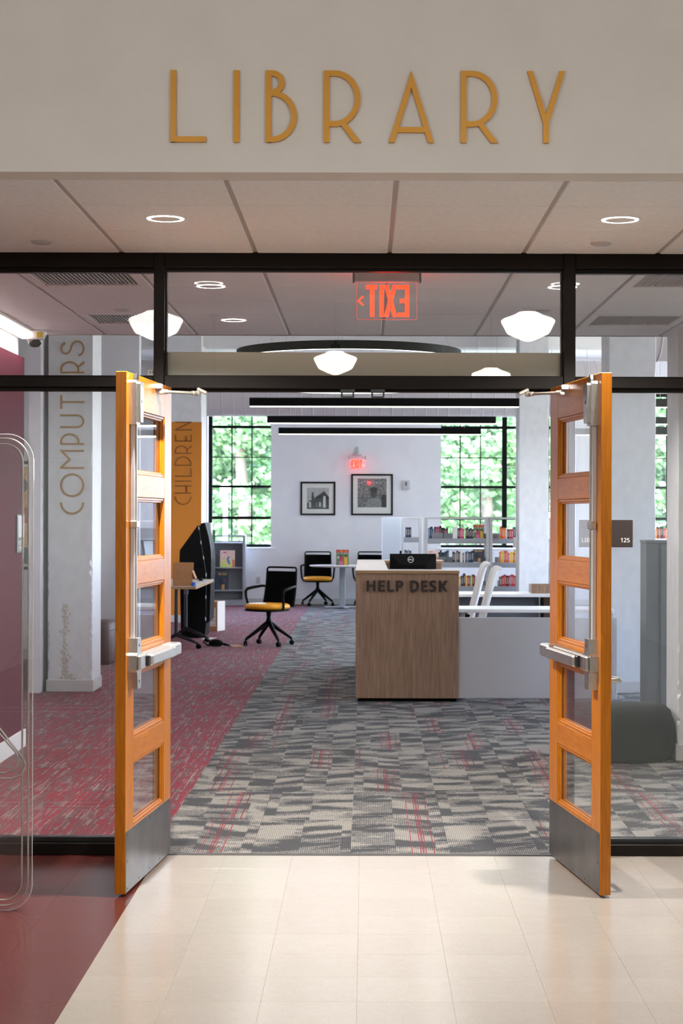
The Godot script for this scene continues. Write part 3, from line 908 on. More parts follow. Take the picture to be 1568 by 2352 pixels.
func shell() -> void:
	# header wall that carries the big lettering, and the lobby round the camera
	var h := thing("wall_front", "off-white lobby wall above the entrance", "wall", Vector3.ZERO, 0, "", "structure")
	wall_piece(h, "wall_face", Vector3(-3.6, 2.74, 1.746), Vector3(3.6, 4.0, 1.89), M.header)
	var l := thing("wall_left", "beige side wall of the lobby", "wall", Vector3.ZERO, 0, "", "structure")
	wall_piece(l, "wall_face", Vector3(-3.75, -0.2, 0.0), Vector3(-3.6, 4.0, 18.0), M.lobby_wall)
	var r := thing("wall_right", "beige side wall of the lobby", "wall", Vector3.ZERO, 0, "", "structure")
	wall_piece(r, "wall_face", Vector3(3.6, -0.2, 0.0), Vector3(3.75, 4.0, 18.0), M.lobby_wall)
	var b := thing("wall_rear", "beige wall behind the lobby", "wall", Vector3.ZERO, 0, "", "structure")
	wall_piece(b, "wall_face", Vector3(-3.75, -0.2, 18.0), Vector3(3.75, 4.0, 18.15), M.lobby_wall)
	var c := thing("ceiling", "high beige ceiling of the lobby", "ceiling", Vector3.ZERO, 0, "", "structure")
	wall_piece(c, "ceiling_slab", Vector3(-3.75, 4.0, 1.746), Vector3(3.75, 4.15, 18.15), M.lobby_wall)
	# piers that close the glazing at its ends
	for s in [-1.0, 1.0]:
		var e := thing("wall_pier", "short white wall at the end of the glazing", "wall", Vector3.ZERO, 0, "", "structure")
		wall_piece(e, "wall_face", Vector3(s * 3.5, -0.2, -0.12), Vector3(s * 7.0, 4.6, 0.0), M.white_wall)
	var up := thing("wall_upper", "wall above the low ceiling", "wall", Vector3.ZERO, 0, "", "structure")
	wall_piece(up, "wall_face", Vector3(-4.95, 2.95, -3.63), Vector3(6.95, 4.6, -3.5), M.white_wall)
	# library
	var lw := thing("wall_west", "white side wall of the library", "wall", Vector3.ZERO, 0, "", "structure")
	wall_piece(lw, "wall_face", Vector3(-4.95, -0.2, -23.7), Vector3(-4.8, 4.6, -0.12), M.white_wall)
	var re := thing("wall_east", "white library wall with tall windows", "wall", Vector3.ZERO, 0, "", "structure")
	wall_piece(re, "wall_face", Vector3(6.8, -0.2, -23.7), Vector3(7.0, 1.0, -0.12), M.white_wall)
	wall_piece(re, "wall_face", Vector3(6.8, 3.75, -23.7), Vector3(7.0, 4.6, -0.12), M.white_wall)
	var zs := [[-0.12, -2.6], [-4.0, -5.2], [-8.4, -9.6], [-12.8, -14.0], [-17.2, -18.4], [-21.6, -23.7]]
	for z in zs: wall_piece(re, "wall_face", Vector3(6.8, 1.0, z[1]), Vector3(7.0, 3.75, z[0]), M.white_wall)
	for k in 5:
		var w := thing("window_%d" % (7 + k), "tall black framed window in the side wall of the library", "window", Vector3(6.9, 0, 0), 0, "", "structure")
		var za: float = zs[k][1]
		var zb: float = zs[k + 1][0]
		for y in [1.0, 2.08, 3.14, 3.70]: span(w, "glazing_bar", Vector3(-0.03, y, zb), Vector3(0.03, y + 0.05, za), M.black, 0.003)
		for j in 5:
			var z := lerpf(za, zb, j / 4.0)
			span(w, "glazing_bar", Vector3(-0.025, 1.0, z - 0.025), Vector3(0.025, 3.75, z + 0.025), M.black, 0.003)
		span(w, "pane", Vector3(-0.003, 1.0, zb), Vector3(0.003, 3.75, za), M.glass, 0)
	var hc := thing("ceiling", "high white ceiling of the library with beams", "ceiling", Vector3.ZERO, 0, "", "structure")
	wall_piece(hc, "ceiling_slab", Vector3(-4.95, 4.35, -23.7), Vector3(6.95, 4.6, -3.5), M.white_wall)
	wall_piece(hc, "ceiling_slab", Vector3(-4.95, 2.95, -3.5), Vector3(6.95, 3.1, -0.12), M.white_wall)
	for z in [-8.0, -13.0, -18.2]: wall_piece(hc, "beam", Vector3(-4.8, 4.05, z - 0.3), Vector3(6.8, 4.35, z + 0.1), M.white_soft)
	var bw := thing("wall_back", "white back wall of the library with two tall windows", "wall", Vector3.ZERO, 0, "", "structure")
	var zb0 := -23.65
	var zb1 := -23.3
	var xs := [[-4.95, -2.80], [-1.678, 1.324], [3.70, 4.55], [6.3, 6.95]]
	for x in xs: wall_piece(bw, "wall_face", Vector3(x[0], -0.2, zb0), Vector3(x[1], 4.6, zb1), M.white_wall)
	for x in [[-2.80, -1.678], [1.324, 3.70], [4.55, 6.3]]:
		wall_piece(bw, "wall_face", Vector3(x[0], -0.2, zb0), Vector3(x[1], 0.97, zb1), M.white_wall)
		wall_piece(bw, "wall_face", Vector3(x[0], 3.75, zb0), Vector3(x[1], 4.6, zb1), M.white_wall)
	var bb := thing("baseboard_back", "grey baseboard along the back wall", "baseboard", Vector3.ZERO, 0, "", "structure")
	wall_piece(bb, "board", Vector3(-4.8, 0.0, -23.3), Vector3(6.8, 0.10, -23.285), M.base)
	back_window(4, -2.80, -1.60, [-2.385, -2.03], [0.022, 0.022], "tall black framed window beside the orange column")
	back_window(5, 1.25, 3.70, [1.674, 2.036, 2.463, 2.89, 3.25], [0.022, 0.022, 0.09, 0.022, 0.022], "tall wide black framed window behind the grey bookcases")
	back_window(6, 4.55, 6.3, [4.98, 5.36, 5.85], [0.022, 0.05, 0.022], "black framed window in the far corner of the library")
	# left: plum wall of the multi purpose room, partition and the wall behind
	var p := thing("wall_plum", "plum painted wall inside left of the glass", "wall", Vector3.ZERO, 0, "", "structure")
	wall_piece(p, "wall_face", Vector3(-2.45, -0.01, -3.82), Vector3(-2.29, 2.60, -0.12), M.plum)
	wall_piece(p, "light_cove", Vector3(-2.45, 2.60, -3.82), Vector3(-2.33, 2.75, -0.12), M.white_wall)
	var pb := thing("baseboard_plum", "white baseboard on the plum wall", "baseboard", Vector3.ZERO, 0, "", "structure")
	wall_piece(pb, "board", Vector3(-2.29, 0, -3.83), Vector3(-2.275, 0.115, -0.12), M.white_soft)
	var pt := thing("wall_partition", "narrow white partition beside the lettered column", "wall", Vector3.ZERO, 0, "", "structure")
	wall_piece(pt, "wall_face", Vector3(-2.935, -0.01, -9.9), Vector3(-2.835, 4.4, -7.40), M.white_wall)
	var wm := thing("wall_reading", "grey white wall behind the computer area", "wall", Vector3.ZERO, 0, "", "structure")
	wall_piece(wm, "wall_face", Vector3(-4.8, -0.01, -11.25), Vector3(-2.45, 4.4, -11.1), M.white_wall)
	var wb := thing("baseboard_reading", "grey baseboard of the wall behind the computer area", "baseboard", Vector3.ZERO, 0, "", "structure")
	wall_piece(wb, "board", Vector3(-4.8, 0, -11.1), Vector3(-2.45, 0.11, -11.085), M.base)

# concrete column with broken edges low down
func column(at: Vector3, w: float, d: float, chip: float, label: String, orange := 0.0) -> Node3D:
	var t := thing("concrete_column", label, "column", at)
	var st := new_st()
	var prev := []
	var y := 0.0
	rng.seed = int(absf(at.x * 1000.0) + absf(at.z * 77.0))
	var outs := [Vector3(-1, 0, 1), Vector3(0, 0, 1), Vector3(1, 0, 1), Vector3(1, 0, 0), Vector3(0, 0, -1), Vector3(-1, 0, 0)]
	while y < 4.36:
		var c1 := 0.004
		var c2 := 0.004
		if y < chip:
			c1 = 0.004 + maxf(0.0, rng.randf() - 0.35) * 0.028
			c2 = 0.004 + maxf(0.0, rng.randf() - 0.35) * 0.034
		elif rng.randf() < 0.10: c2 = 0.012
		var ring := [Vector3(-w / 2, y, -c1), Vector3(-w / 2 + c1, y, 0), Vector3(w / 2 - c2, y, 0), Vector3(w / 2, y, -c2), Vector3(w / 2, y, -d), Vector3(-w / 2, y, -d)]
		if prev:
			for i in 6: face(st, [prev[i], prev[(i + 1) % 6], ring[(i + 1) % 6], ring[i]], outs[i])
		prev = ring
		y += 0.028 if y < chip else 0.14
	part(t, "shaft", done(st), M.conc)
	var bs := new_st()
	add_box(bs, Vector3(-w / 2 - 0.012, 0, -d), Vector3(w / 2 + 0.012, 0.105, 0.012), 0.003)
	part(t, "base_trim", done(bs), M.base)
	if orange > 0.0:
		span(t, "orange_panel", Vector3(-w / 2, 0.0, 0.0), Vector3(w / 2 + 0.004, orange, 0.006), M.orange, 0.001)
	return t

# loose crumbs of broken plaster along a strip of the column face
func scar(t: Node3D, x: float, y0: float, y1: float, w: float, count: int) -> void:
	var st := new_st()
	rng.seed = 19
	for i in count:
		var p := Vector3(x + rng.randfn() * w, lerpf(y0, y1, rng.randf()), 0)
		var s := rng.randf_range(0.004, 0.015)
		var tip := p + Vector3(rng.randf_range(-0.3, 0.3) * s, rng.randf_range(-0.3, 0.3) * s, s * rng.randf_range(0.25, 0.7))
		var a0 := rng.randf() * TAU
		var ring := []
		for k in 5: ring.append(p + Vector3(cos(a0 + k * TAU / 5) * s, sin(a0 + k * TAU / 5) * s * 1.4, -0.001) * rng.randf_range(0.7, 1.2))
		for k in 5: face(st, [ring[k], ring[(k + 1) % 5], tip], Vector3(0, 0, 1))
	part(t, "broken_plaster", done(st), M.raw_conc).set_meta("kind", "stuff")

# ------------------------------------------------------------------ furniture
# soft slab: superellipse in plan, rounded over; base at y = 0
func add_pillow(st: SurfaceTool, w: float, d: float, h: float, edge: float, power := 3.0, seg := 36, wob := 0.0) -> void:
	var prof := [Vector2(0.0, 0.0), Vector2(1.0 - edge, 0.0)]
	for k in 7:
		var a := -PI / 2 + PI * k / 6.0
		prof.append(Vector2(1.0 - edge + edge * cos(a), 0.5 + 0.5 * sin(a)))
	prof.append_array([Vector2(0.5, 1.0 + edge * 0.25), Vector2(0.0, 1.0 + edge * 0.35)])
	for i in prof.size() - 1:
		for k in seg:
			var q := []
			for e in [[i, k], [i, k + 1], [i + 1, k + 1], [i + 1, k]]:
				var a: float = TAU * (e[1] % seg) / seg
				var r := pow(pow(absf(cos(a)), power) + pow(absf(sin(a)), power), -1.0 / power) * (1.0 + wob * cos(3.0 * a + 0.6))
				var p: Vector2 = prof[e[0]]
				q.append(Vector3(cos(a) * r * p.x * w / 2, p.y * h, sin(a) * r * p.x * d / 2))
			if q[0].is_equal_approx(q[1]): q.remove_at(1)
			elif q[2].is_equal_approx(q[3]): q.remove_at(3)
			var mid := (TAU * (k + 0.5) / seg)
			face(st, q, Vector3(cos(mid), 0, sin(mid)) * (prof[i + 1].y - prof[i].y + 0.001) * 2.0 + Vector3.UP * (0.4 if i > 4 else -0.4), 1)

func make_chair() -> Node3D:
	var t := thing("swivel_chair", "black mesh swivel chair with a yellow seat and loop arms", "chair")
	var st := new_st()
	add_pillow(st, 0.51, 0.48, 0.075, 0.22, 2.8)
	part(t, "seat", done(st), M.yellow, Vector3(0, 0.432, 0.03))
	st = new_st()
	add_pillow(st, 0.51, 0.48, 0.03, 0.2, 3.0)
	part(t, "seat_shell", done(st), M.black, Vector3(0, 0.412, 0.03))
	# backrest: a panel that bows, with a slot under its top bar
	st = new_st()
	var at := func(u: float, v: float, off: float):   # u -1..1, v 0..1
		var y := 0.46 + 0.47 * v
		var half := lerpf(0.232, 0.222, v)
		return Vector3(u * half, y, -0.205 - 0.07 * v + 0.03 * u * u - 0.03 * sin(v * PI) * 0.5 + off)
	for off in [0.0, -0.014]:
		for j in 8:
			for i in 8:
				var q := []
				for e in [[i, j], [i + 1, j], [i + 1, j + 1], [i, j + 1]]: q.append(at.call(e[0] / 4.0 - 1.0, e[1] / 8.0 * 0.90, off))
				face(st, q, Vector3(0, 0, 1 if off == 0.0 else -1), 1)
	part(t, "backrest", done(st), M.mesh_black)
	st = new_st()
	var loop := []
	for k in 9: loop.append(at.call(-1.0, k / 8.0 * 0.96, -0.007))
	for k in 11: loop.append(at.call(lerpf(-0.93, 0.93, k / 10.0), 1.0, -0.007))
	for k in 9: loop.append(at.call(1.0, (8 - k) / 8.0 * 0.96, -0.007))
	add_tube(st, loop, 0.012, 8)
	part(t, "back_frame", done(st), M.black)
	for s in [-1.0, 1.0]:
		var arm := []
		for v in [Vector3(0.226, 0.70, -0.235), Vector3(0.25, 0.705, -0.18), Vector3(0.285, 0.69, -0.05), Vector3(0.29, 0.675, 0.05), Vector3(0.288, 0.645, 0.085), Vector3(0.282, 0.58, 0.085), Vector3(0.272, 0.49, 0.06), Vector3(0.25, 0.445, 0.035), Vector3(0.20, 0.43, 0.02)]: arm.append(Vector3(v.x * s, v.y, v.z))
		part(t, "arm", tube(arm, [0.013, 0.016, 0.019, 0.019, 0.017, 0.015, 0.016, 0.017, 0.014], 8), M.black)
	part(t, "gas_column", lathe([Vector2(0.05, 0.43), Vector2(0.03, 0.40), Vector2(0.024, 0.33), Vector2(0.03, 0.32), Vector2(0.036, 0.26), Vector2(0.03, 0.23), Vector2(0, 0.225)], 16), M.black)
	for k in 4:
		var a := TAU * k / 4.0 + 0.5
		var o := Vector3(cos(a), 0, sin(a))
		var leg := part(t, "leg", tube([o * 0.02 + Vector3(0, 0.27, 0), o * 0.12 + Vector3(0, 0.20, 0), o * 0.29 + Vector3(0, 0.085, 0), o * 0.30 + Vector3(0, 0.065, 0)], [0.03, 0.025, 0.017, 0.012], 8), M.black)
		st = new_st()
		for e in [-1.0, 1.0]:
			add_lathe(st, [Vector2(0, 0), Vector2(0.028, 0.002), Vector2(0.03, 0.008), Vector2(0.03, 0.018), Vector2(0, 0.02)], 14, Vector3(0, 0.003 if e > 0 else -0.023, 0))
		add_tube(st, [Vector3(0, 0.0, 0), Vector3(0.0, 0.0, -0.036)], 0.009, 8)
		part(leg, "caster", done(st), M.black, o * 0.30 + Vector3(0, 0.031, 0), Vector3(PI / 2, 0.0, 0.8 * k))
	return t

func copy_of(o: Node3D, label: String, group: String, at: Vector3, turn: float) -> Node3D:
	var c: Node3D = o.duplicate()
	c.name = numbered(String(o.name).trim_suffix("_000"))
	add_child(c)
	c.position = at
	c.rotation = Vector3(0, turn, 0)
	tag(c, label, "", group)
	return c

func white_chair(at: Vector3, turn: float, label: String, drop := 0.0) -> void:
	var t := thing("task_chair", label, "chair", at, turn, "white chairs at the help desk")
	var st := new_st()
	# back: two thick bowed side rails with a mesh between them, top rolled over
	var prof := [Vector2(-0.17, 0.44 - drop), Vector2(-0.195, 0.55 - drop), Vector2(-0.23, 0.72 - drop), Vector2(-0.27, 0.88 - drop), Vector2(-0.305, 1.02 - drop), Vector2(-0.325, 1.08 - drop), Vector2(-0.345, 1.105 - drop), Vector2(-0.375, 1.108 - drop)]
	for s in [-1.0, 1.0]:
		var pts := []
		for p in prof: pts.append(Vector3(s * 0.16, p.y, p.x))
		part(t, "back_rail", tube(pts, [0.02, 0.023, 0.024, 0.024, 0.024, 0.023, 0.02, 0.016], 10), M.white)
	for i in prof.size() - 1:
		face(st, [Vector3(-0.16, prof[i].y, prof[i].x), Vector3(0.16, prof[i].y, prof[i].x), Vector3(0.16, prof[i + 1].y, prof[i + 1].x), Vector3(-0.16, prof[i + 1].y, prof[i + 1].x)], Vector3(0, 0, 1), 1)
		face(st, [Vector3(-0.16, prof[i].y, prof[i].x - 0.008), Vector3(0.16, prof[i].y, prof[i].x - 0.008), Vector3(0.16, prof[i + 1].y, prof[i + 1].x - 0.008), Vector3(-0.16, prof[i + 1].y, prof[i + 1].x - 0.008)], Vector3(0, 0, -1), 2)
	part(t, "backrest", done(st), M.white)
	st = new_st()
	add_pillow(st, 0.50, 0.48, 0.06, 0.16)
	part(t, "seat", done(st), M.soft_black, Vector3(0, 0.43, 0.06))
	for s in [-1.0, 1.0]:
		part(t, "arm", tube([Vector3(s * 0.24, 0.43, -0.02), Vector3(s * 0.28, 0.46, -0.02), Vector3(s * 0.285, 0.66, 0.0)], 0.014, 8), M.white)
		part(t, "arm_pad", box(Vector3(0.07, 0.025, 0.24), 0.010), M.soft_black, Vector3(s * 0.285, 0.672, 0.03))
	part(t, "gas_column", cyl(0.025, 0.34, 14), M.white, Vector3(0, 0.095, 0.03))
	for k in 5:
		var a := TAU * k / 5.0
		var o := Vector3(cos(a), 0, sin(a))
		var leg := part(t, "leg", tube([o * 0.02 + Vector3(0, 0.12, 0.03), o * 0.30 + Vector3(0, 0.075, 0.03)], [0.022, 0.014], 8), M.white)
		part(leg, "caster", lathe([Vector2(0, -0.022), Vector2(0.03, -0.020), Vector2(0.03, 0.020), Vector2(0, 0.022)], 14, true), M.black, o * 0.30 + Vector3(0, 0.031, 0.03), Vector3(PI / 2, 0, a))

func book_mesh(size: Vector3, c: Color, tilt_page := true) -> ArrayMesh:   # x thickness, y height, z depth; base at y = 0, spine at +z
	var st := new_st()
	var l := c.srgb_to_linear()
	st.set_color(l)
	var w := size.x / 2
	add_box(st, Vector3(-w, 0, -size.z), Vector3(-w + 0.0025, size.y, 0), 0)
	add_box(st, Vector3(w - 0.0025, 0, -size.z), Vector3(w, size.y, 0), 0)
	add_box(st, Vector3(-w, 0, -0.003), Vector3(w, size.y, 0.001), 0.001)
	st.set_color(Color(0.8, 0.77, 0.7))
	add_box(st, Vector3(-w + 0.0025, 0.004, -size.z + 0.004), Vector3(w - 0.0025, size.y - 0.004, -0.003), 0)
	# a title patch and a call number label on the spine
	st.set_color(Color(0.8, 0.8, 0.78))
	add_box(st, Vector3(-w * 0.92, 0.012, 0.001), Vector3(w * 0.92, 0.036, 0.0018), 0)
	st.set_color(l.lerp(Color(0.9, 0.85, 0.7), 0.55))
	add_box(st, Vector3(-w * 0.35, size.y * 0.42, 0.001), Vector3(w * 0.35, size.y * 0.85, 0.0018), 0)
	return done(st)

var book_colors := {"red": Color8(186, 36, 44), "navy blue": Color8(38, 52, 92), "black": Color8(30, 30, 34), "white": Color8(222, 220, 216), "orange": Color8(224, 112, 36), "yellow": Color8(228, 186, 48), "pink": Color8(206, 70, 130), "teal": Color8(40, 120, 130), "grey": Color8(128, 128, 132), "brown": Color8(112, 78, 60), "green": Color8(70, 120, 72), "light blue": Color8(110, 160, 206)}

func book_row(x0: float, x1: float, y: float, z: float, names: Array, place: String, sd: int, hmin := 0.19, hmax := 0.235) -> void:
	rng.seed = sd
	var x := x0
	while x < x1 - 0.012:
		var th: float = snappedf(rng.randf_range(0.016, 0.034), 0.006)
		if x + th > x1: break
		var nm: String = names[rng.randi() % names.size()]
		var h: float = snappedf(rng.randf_range(hmin, hmax), 0.015)
		var key := "book%s%s%s" % [nm, th, h]
		if not mesh_cache.has(key): mesh_cache[key] = book_mesh(Vector3(th - 0.001, h, 0.15), book_colors[nm])
		solo("book", mesh_cache[key], M.vertex, "%s book upright %s" % [nm, place], "book", Vector3(x + th / 2, y, z), Vector3.ZERO, "%s books %s" % [nm, place])
		x += th

func display_book(called: String, kind: int, w: float, h: float, at: Vector3, lean: float, label: String) -> void:
	var t := thing(called, label, "book", at)
	part(t, "page_block", box(Vector3(w - 0.006, h - 0.006, 0.010), 0), M.paper, Vector3(0, h / 2 * cos(lean), -h / 2 * sin(lean) - 0.007), Vector3(-lean, 0, 0))
	var cv := part(t, "cover", box(Vector3(w, h, 0.003), 0.001), M.paper, Vector3(0, h / 2 * cos(lean), -h / 2 * sin(lean)), Vector3(-lean, 0, 0))
	part(cv, "cover_print", sheet(w - 0.002, h - 0.002), photo_print(kind), Vector3(0, 0, 0.0019))
	part(t, "cover", box(Vector3(w, h, 0.003), 0.001), M.slate, Vector3(0, h / 2 * cos(lean), -h / 2 * sin(lean) - 0.014), Vector3(-lean, 0, 0))

func picture(called: String, w: float, h: float, pw: float, ph: float, kind: int, at: Vector3, turn: float, label: String, dy := 0.0) -> void:
	var t := thing(called, label, "picture", at, turn)
	var f := 0.03
	part(t, "frame_bar", box(Vector3(w, f, 0.03), 0.003), M.black, Vector3(0, h / 2 - f / 2, 0.015))
	part(t, "frame_bar", box(Vector3(w, f, 0.03), 0.003), M.black, Vector3(0, -h / 2 + f / 2, 0.015))
	for s in [-1.0, 1.0]: part(t, "frame_bar", box(Vector3(f, h - 2 * f, 0.03), 0.003), M.black, Vector3(s * (w / 2 - f / 2), 0, 0.015))
	var mb := part(t, "mat_board", box(Vector3(w - 2 * f, h - 2 * f, 0.006), 0), M.print_white, Vector3(0, 0, 0.006))
	part(mb, "photo_print", sheet(pw, ph), photo_print(kind), Vector3(0, dy, 0.0038))
	part(t, "picture_glass", box(Vector3(w - 2 * f, h - 2 * f, 0.002), 0), M.glass, Vector3(0, 0, 0.018))

func exit_sign(at: Vector3, turn: float, label: String, size: float, back: bool) -> void:
	# faces its own +z; letters are red on clear acrylic, so they show reversed from behind
	var t := thing("exit_sign", label, "exit sign", at, turn)
	part(t, "housing", box(Vector3(0.318 * size, 0.062 * size, 0.05 * size), 0.004), M.pale_grey, Vector3(0, 0.09 * size, 0))
	for s in [-1.0, 1.0]: part(t, "end_cap", box(Vector3(0.010 * size, 0.066 * size, 0.056 * size), 0.003), M.slate, Vector3(s * 0.160 * size, 0.09 * size, 0))
	part(t, "panel", prism(round_rect(0.29 * size, 0.182 * size, 0.012 * size), -0.003, 0.003), M.acrylic, Vector3(0, -0.03 * size, 0))
	var rim := []
	for v in round_rect(0.29 * size, 0.182 * size, 0.012 * size): rim.append(Vector3(v.x, v.y, 0))
	part(t, "panel_rim", tube(rim, 0.0012, 5, true), glow(Color(1.0, 0.35, 0.3), 0.35), Vector3(0, -0.03 * size, 0))
	var st := new_st()
	var w := 0.021 * size
	var H := 0.155 * size
	var y0 := -0.03 * size - H / 2
	var zz := [0.0032, 0.0042]
	var P := func(x: float, y: float): return Vector2(x * size, y0 + y * H)
	var L := [
		[[P.call(-0.098, 0.0), P.call(-0.098, 1.0)], 1], [[P.call(-0.098, 0.93), P.call(-0.052, 0.93)], 1], [[P.call(-0.098, 0.5), P.call(-0.062, 0.5)], 1], [[P.call(-0.098, 0.07), P.call(-0.052, 0.07)], 1],
		[[P.call(-0.040, 1.0), P.call(0.004, 0.0)], 1], [[P.call(0.004, 1.0), P.call(-0.040, 0.0)], 1],
		[[P.call(0.025, 1.0), P.call(0.025, 0.0)], 1], [[P.call(0.070, 1.0), P.call(0.070, 0.0)], 1], [[P.call(0.046, 0.93), P.call(0.100, 0.93)], 1]]
	for s in L: add_stroke(st, s[0], w, zz[0], zz[1])
	part(t, "lettering", done(st), M.sign_red)
	st = new_st()
	# the chevron points to the viewer's left from the reading side of the far sign, to its right on this one
	var cx := 0.125 * size * (1.0 if back else -1.0)
	var e := 0.012 * size * (1.0 if back else -1.0)
	add_stroke(st, [Vector2(cx - e, y0 + 0.64 * H), Vector2(cx + e, y0 + 0.5 * H), Vector2(cx - e, y0 + 0.36 * H)], w * 0.42, zz[0], zz[1])
	part(t, "chevron", done(st), M.sign_red)
	omni(at + Vector3(0, -0.03 * size, 0) + Vector3(0, 0, 0.05).rotated(Vector3.UP, turn), 0.03, Color(1.0, 0.12, 0.08), 0.06)

func pendant(at: Vector3, label: String) -> void:
	var t := thing("pendant_lamp", label, "pendant lamp", at, 0, "opal pendant lamps in the lobby")
	part(t, "shade", lathe([Vector2(0.0, -0.105), Vector2(0.025, -0.103), Vector2(0.065, -0.088), Vector2(0.11, -0.068), Vector2(0.145, -0.052), Vector2(0.16, -0.038), Vector2(0.186, 0.012), Vector2(0.199, 0.038), Vector2(0.198, 0.052), Vector2(0.182, 0.064), Vector2(0.12, 0.086), Vector2(0.085, 0.102), Vector2(0.07, 0.112), Vector2(0, 0.114)], 40), M.lamp_opal)
	part(t, "fitter", cyl(0.045, 0.066, 20, 0.006), M.black, Vector3(0, 0.114, 0))
	part(t, "stem", cyl(0.011, 4.0 - at.y - 0.18, 10), M.black, Vector3(0, 0.18, 0))
	part(t, "canopy", cyl(0.07, 0.03, 20, 0.008), M.black, Vector3(0, 4.0 - at.y - 0.03, 0))
	omni(at, 0.42, Color(1.0, 0.985, 0.955), 0.05)

func linear_lamp(x: float, z: float, lit: float, label: String, long := 3.05) -> void:
	var t := thing("linear_pendant", label, "pendant lamp", Vector3(x, 2.84, z), 0, "long black linear pendants")
	part(t, "housing", box(Vector3(long, 0.095, 0.075), 0.004), M.black)
	part(t, "light_strip", box(Vector3(long - 0.01, 0.009, 0.060), 0.002), M.lamp_bar, Vector3(0, -0.051, 0))
	for s in [-1.0, 1.0]: part(t, "hanger", tube([Vector3(s * (long / 2 - 0.25), 0.04, 0), Vector3(s * (long / 2 - 0.25), 1.51, 0)], 0.003, 6), M.pale_grey)
	area(Vector3(x, 2.775, z), Vector2(long - 0.02, 0.06), 1.7 * lit, Color(1.0, 1.0, 1.0), Vector3.DOWN, Vector3.BACK)

func ring_lamp(x: float, z: float, label: String) -> void:
	var y := 2.72
	var t := thing("ring_pendant", label, "pendant lamp", Vector3(x, y, z), 0, "big ring pendants")
	var R := 0.84
	part(t, "outer_band", lathe([Vector2(R - 0.012, 0.002), Vector2(R, 0.0), Vector2(R, 0.062), Vector2(R - 0.012, 0.062)], 96, true), M.black)
	part(t, "top_cover", lathe([Vector2(R - 0.012, 0.06), Vector2(R - 0.062, 0.06)], 96, true), M.black)
	part(t, "light_band", lathe([Vector2(R - 0.060, 0.058), Vector2(R - 0.060, 0.004), Vector2(R - 0.012, 0.003)], 96, true), M.lamp_loop)
	for k in 3:
		var a := TAU * k / 3 + 0.4
		part(t, "hanger", tube([Vector3(cos(a) * (R - 0.03), 0.06, sin(a) * (R - 0.03)), Vector3(0, 1.55, 0)], 0.0022, 5), M.pale_grey)
	part(t, "canopy", cyl(0.09, 0.05, 20, 0.01), M.white_soft, Vector3(0, 1.58, 0))
	for k in 4:
		var a := TAU * k / 4
		area(Vector3(x + cos(a) * (R - 0.036), y - 0.004, z + sin(a) * (R - 0.036)), Vector2(0.9, 0.045), 0.2, Color(1.0, 1.0, 1.0), Vector3.DOWN, Vector3(cos(a), 0, sin(a)))

func duct(a: Vector3, b: Vector3, r: float, label: String, pitch := 0.18) -> void:
	var t := thing("air_duct", label, "duct")
	var d := (b - a).normalized()
	part(t, "pipe", tube([a, b], r, 40), M.duct)
	var n := int(a.distance_to(b) / pitch)
	var ring := []
	for k in 40: ring.append(Vector3(0, cos(TAU * k / 40) * r, sin(TAU * k / 40) * r))
	var rm := tube(ring, 0.009, 5, true)
	for i in n: part(t, "rib", rm, M.duct, a + d * pitch * (i + 0.5))
	for k in [0.15, 0.5, 0.85]: part(t, "hanger", tube([a.lerp(b, k) + Vector3(0, r, 0), a.lerp(b, k) + Vector3(0, 4.35 - a.y, 0)], 0.006, 6), M.pale_grey)

func shelf_unit(called: String, label: String, x0: float, x1: float, z: float, deep: float, top: float, levels: Array, m: Material, closed_back: bool, fascia: float, canopy: bool) -> Node3D:
	var t := thing(called, label, "bookcase", Vector3(0, 0, 0))
	for x in [x0, x1]: span(t, "upright", Vector3(x - 0.022, 0, z - deep), Vector3(x + 0.022, top, z), M.shelf_white if canopy else m, 0.003)
	for y in levels:
		span(t, "shelf", Vector3(x0 + 0.022, y - 0.022, z - deep + 0.004), Vector3(x1 - 0.022, y, z - 0.004), m, 0.002)
		if fascia > 0: span(t, "shelf_lip", Vector3(x0 + 0.022, y, z - 0.012), Vector3(x1 - 0.022, y + fascia, z - 0.006), m, 0.001)
	span(t, "kick_board", Vector3(x0, 0, z - 0.03), Vector3(x1, 0.09, z - 0.006), m, 0.002)
	if closed_back: span(t, "back_panel", Vector3(x0, 0.05, z - deep - 0.004), Vector3(x1, top - 0.1, z - deep + 0.004), m, 0)
	if canopy: span(t, "canopy", Vector3(x0 - 0.022, top, z - deep), Vector3(x1 + 0.022, top + 0.025, z), M.shelf_white, 0.003)
	var pitch := 0.05
	var slot := box(Vector3(0.006, 0.016, 0.001), 0)
	var n := int((top - 0.15) / pitch)
	for x in [x0, x1]:
		for k in n: part(t, "slot", slot, M.mid_grey, Vector3(x, 0.12 + pitch * k, z + 0.0005))
	return t

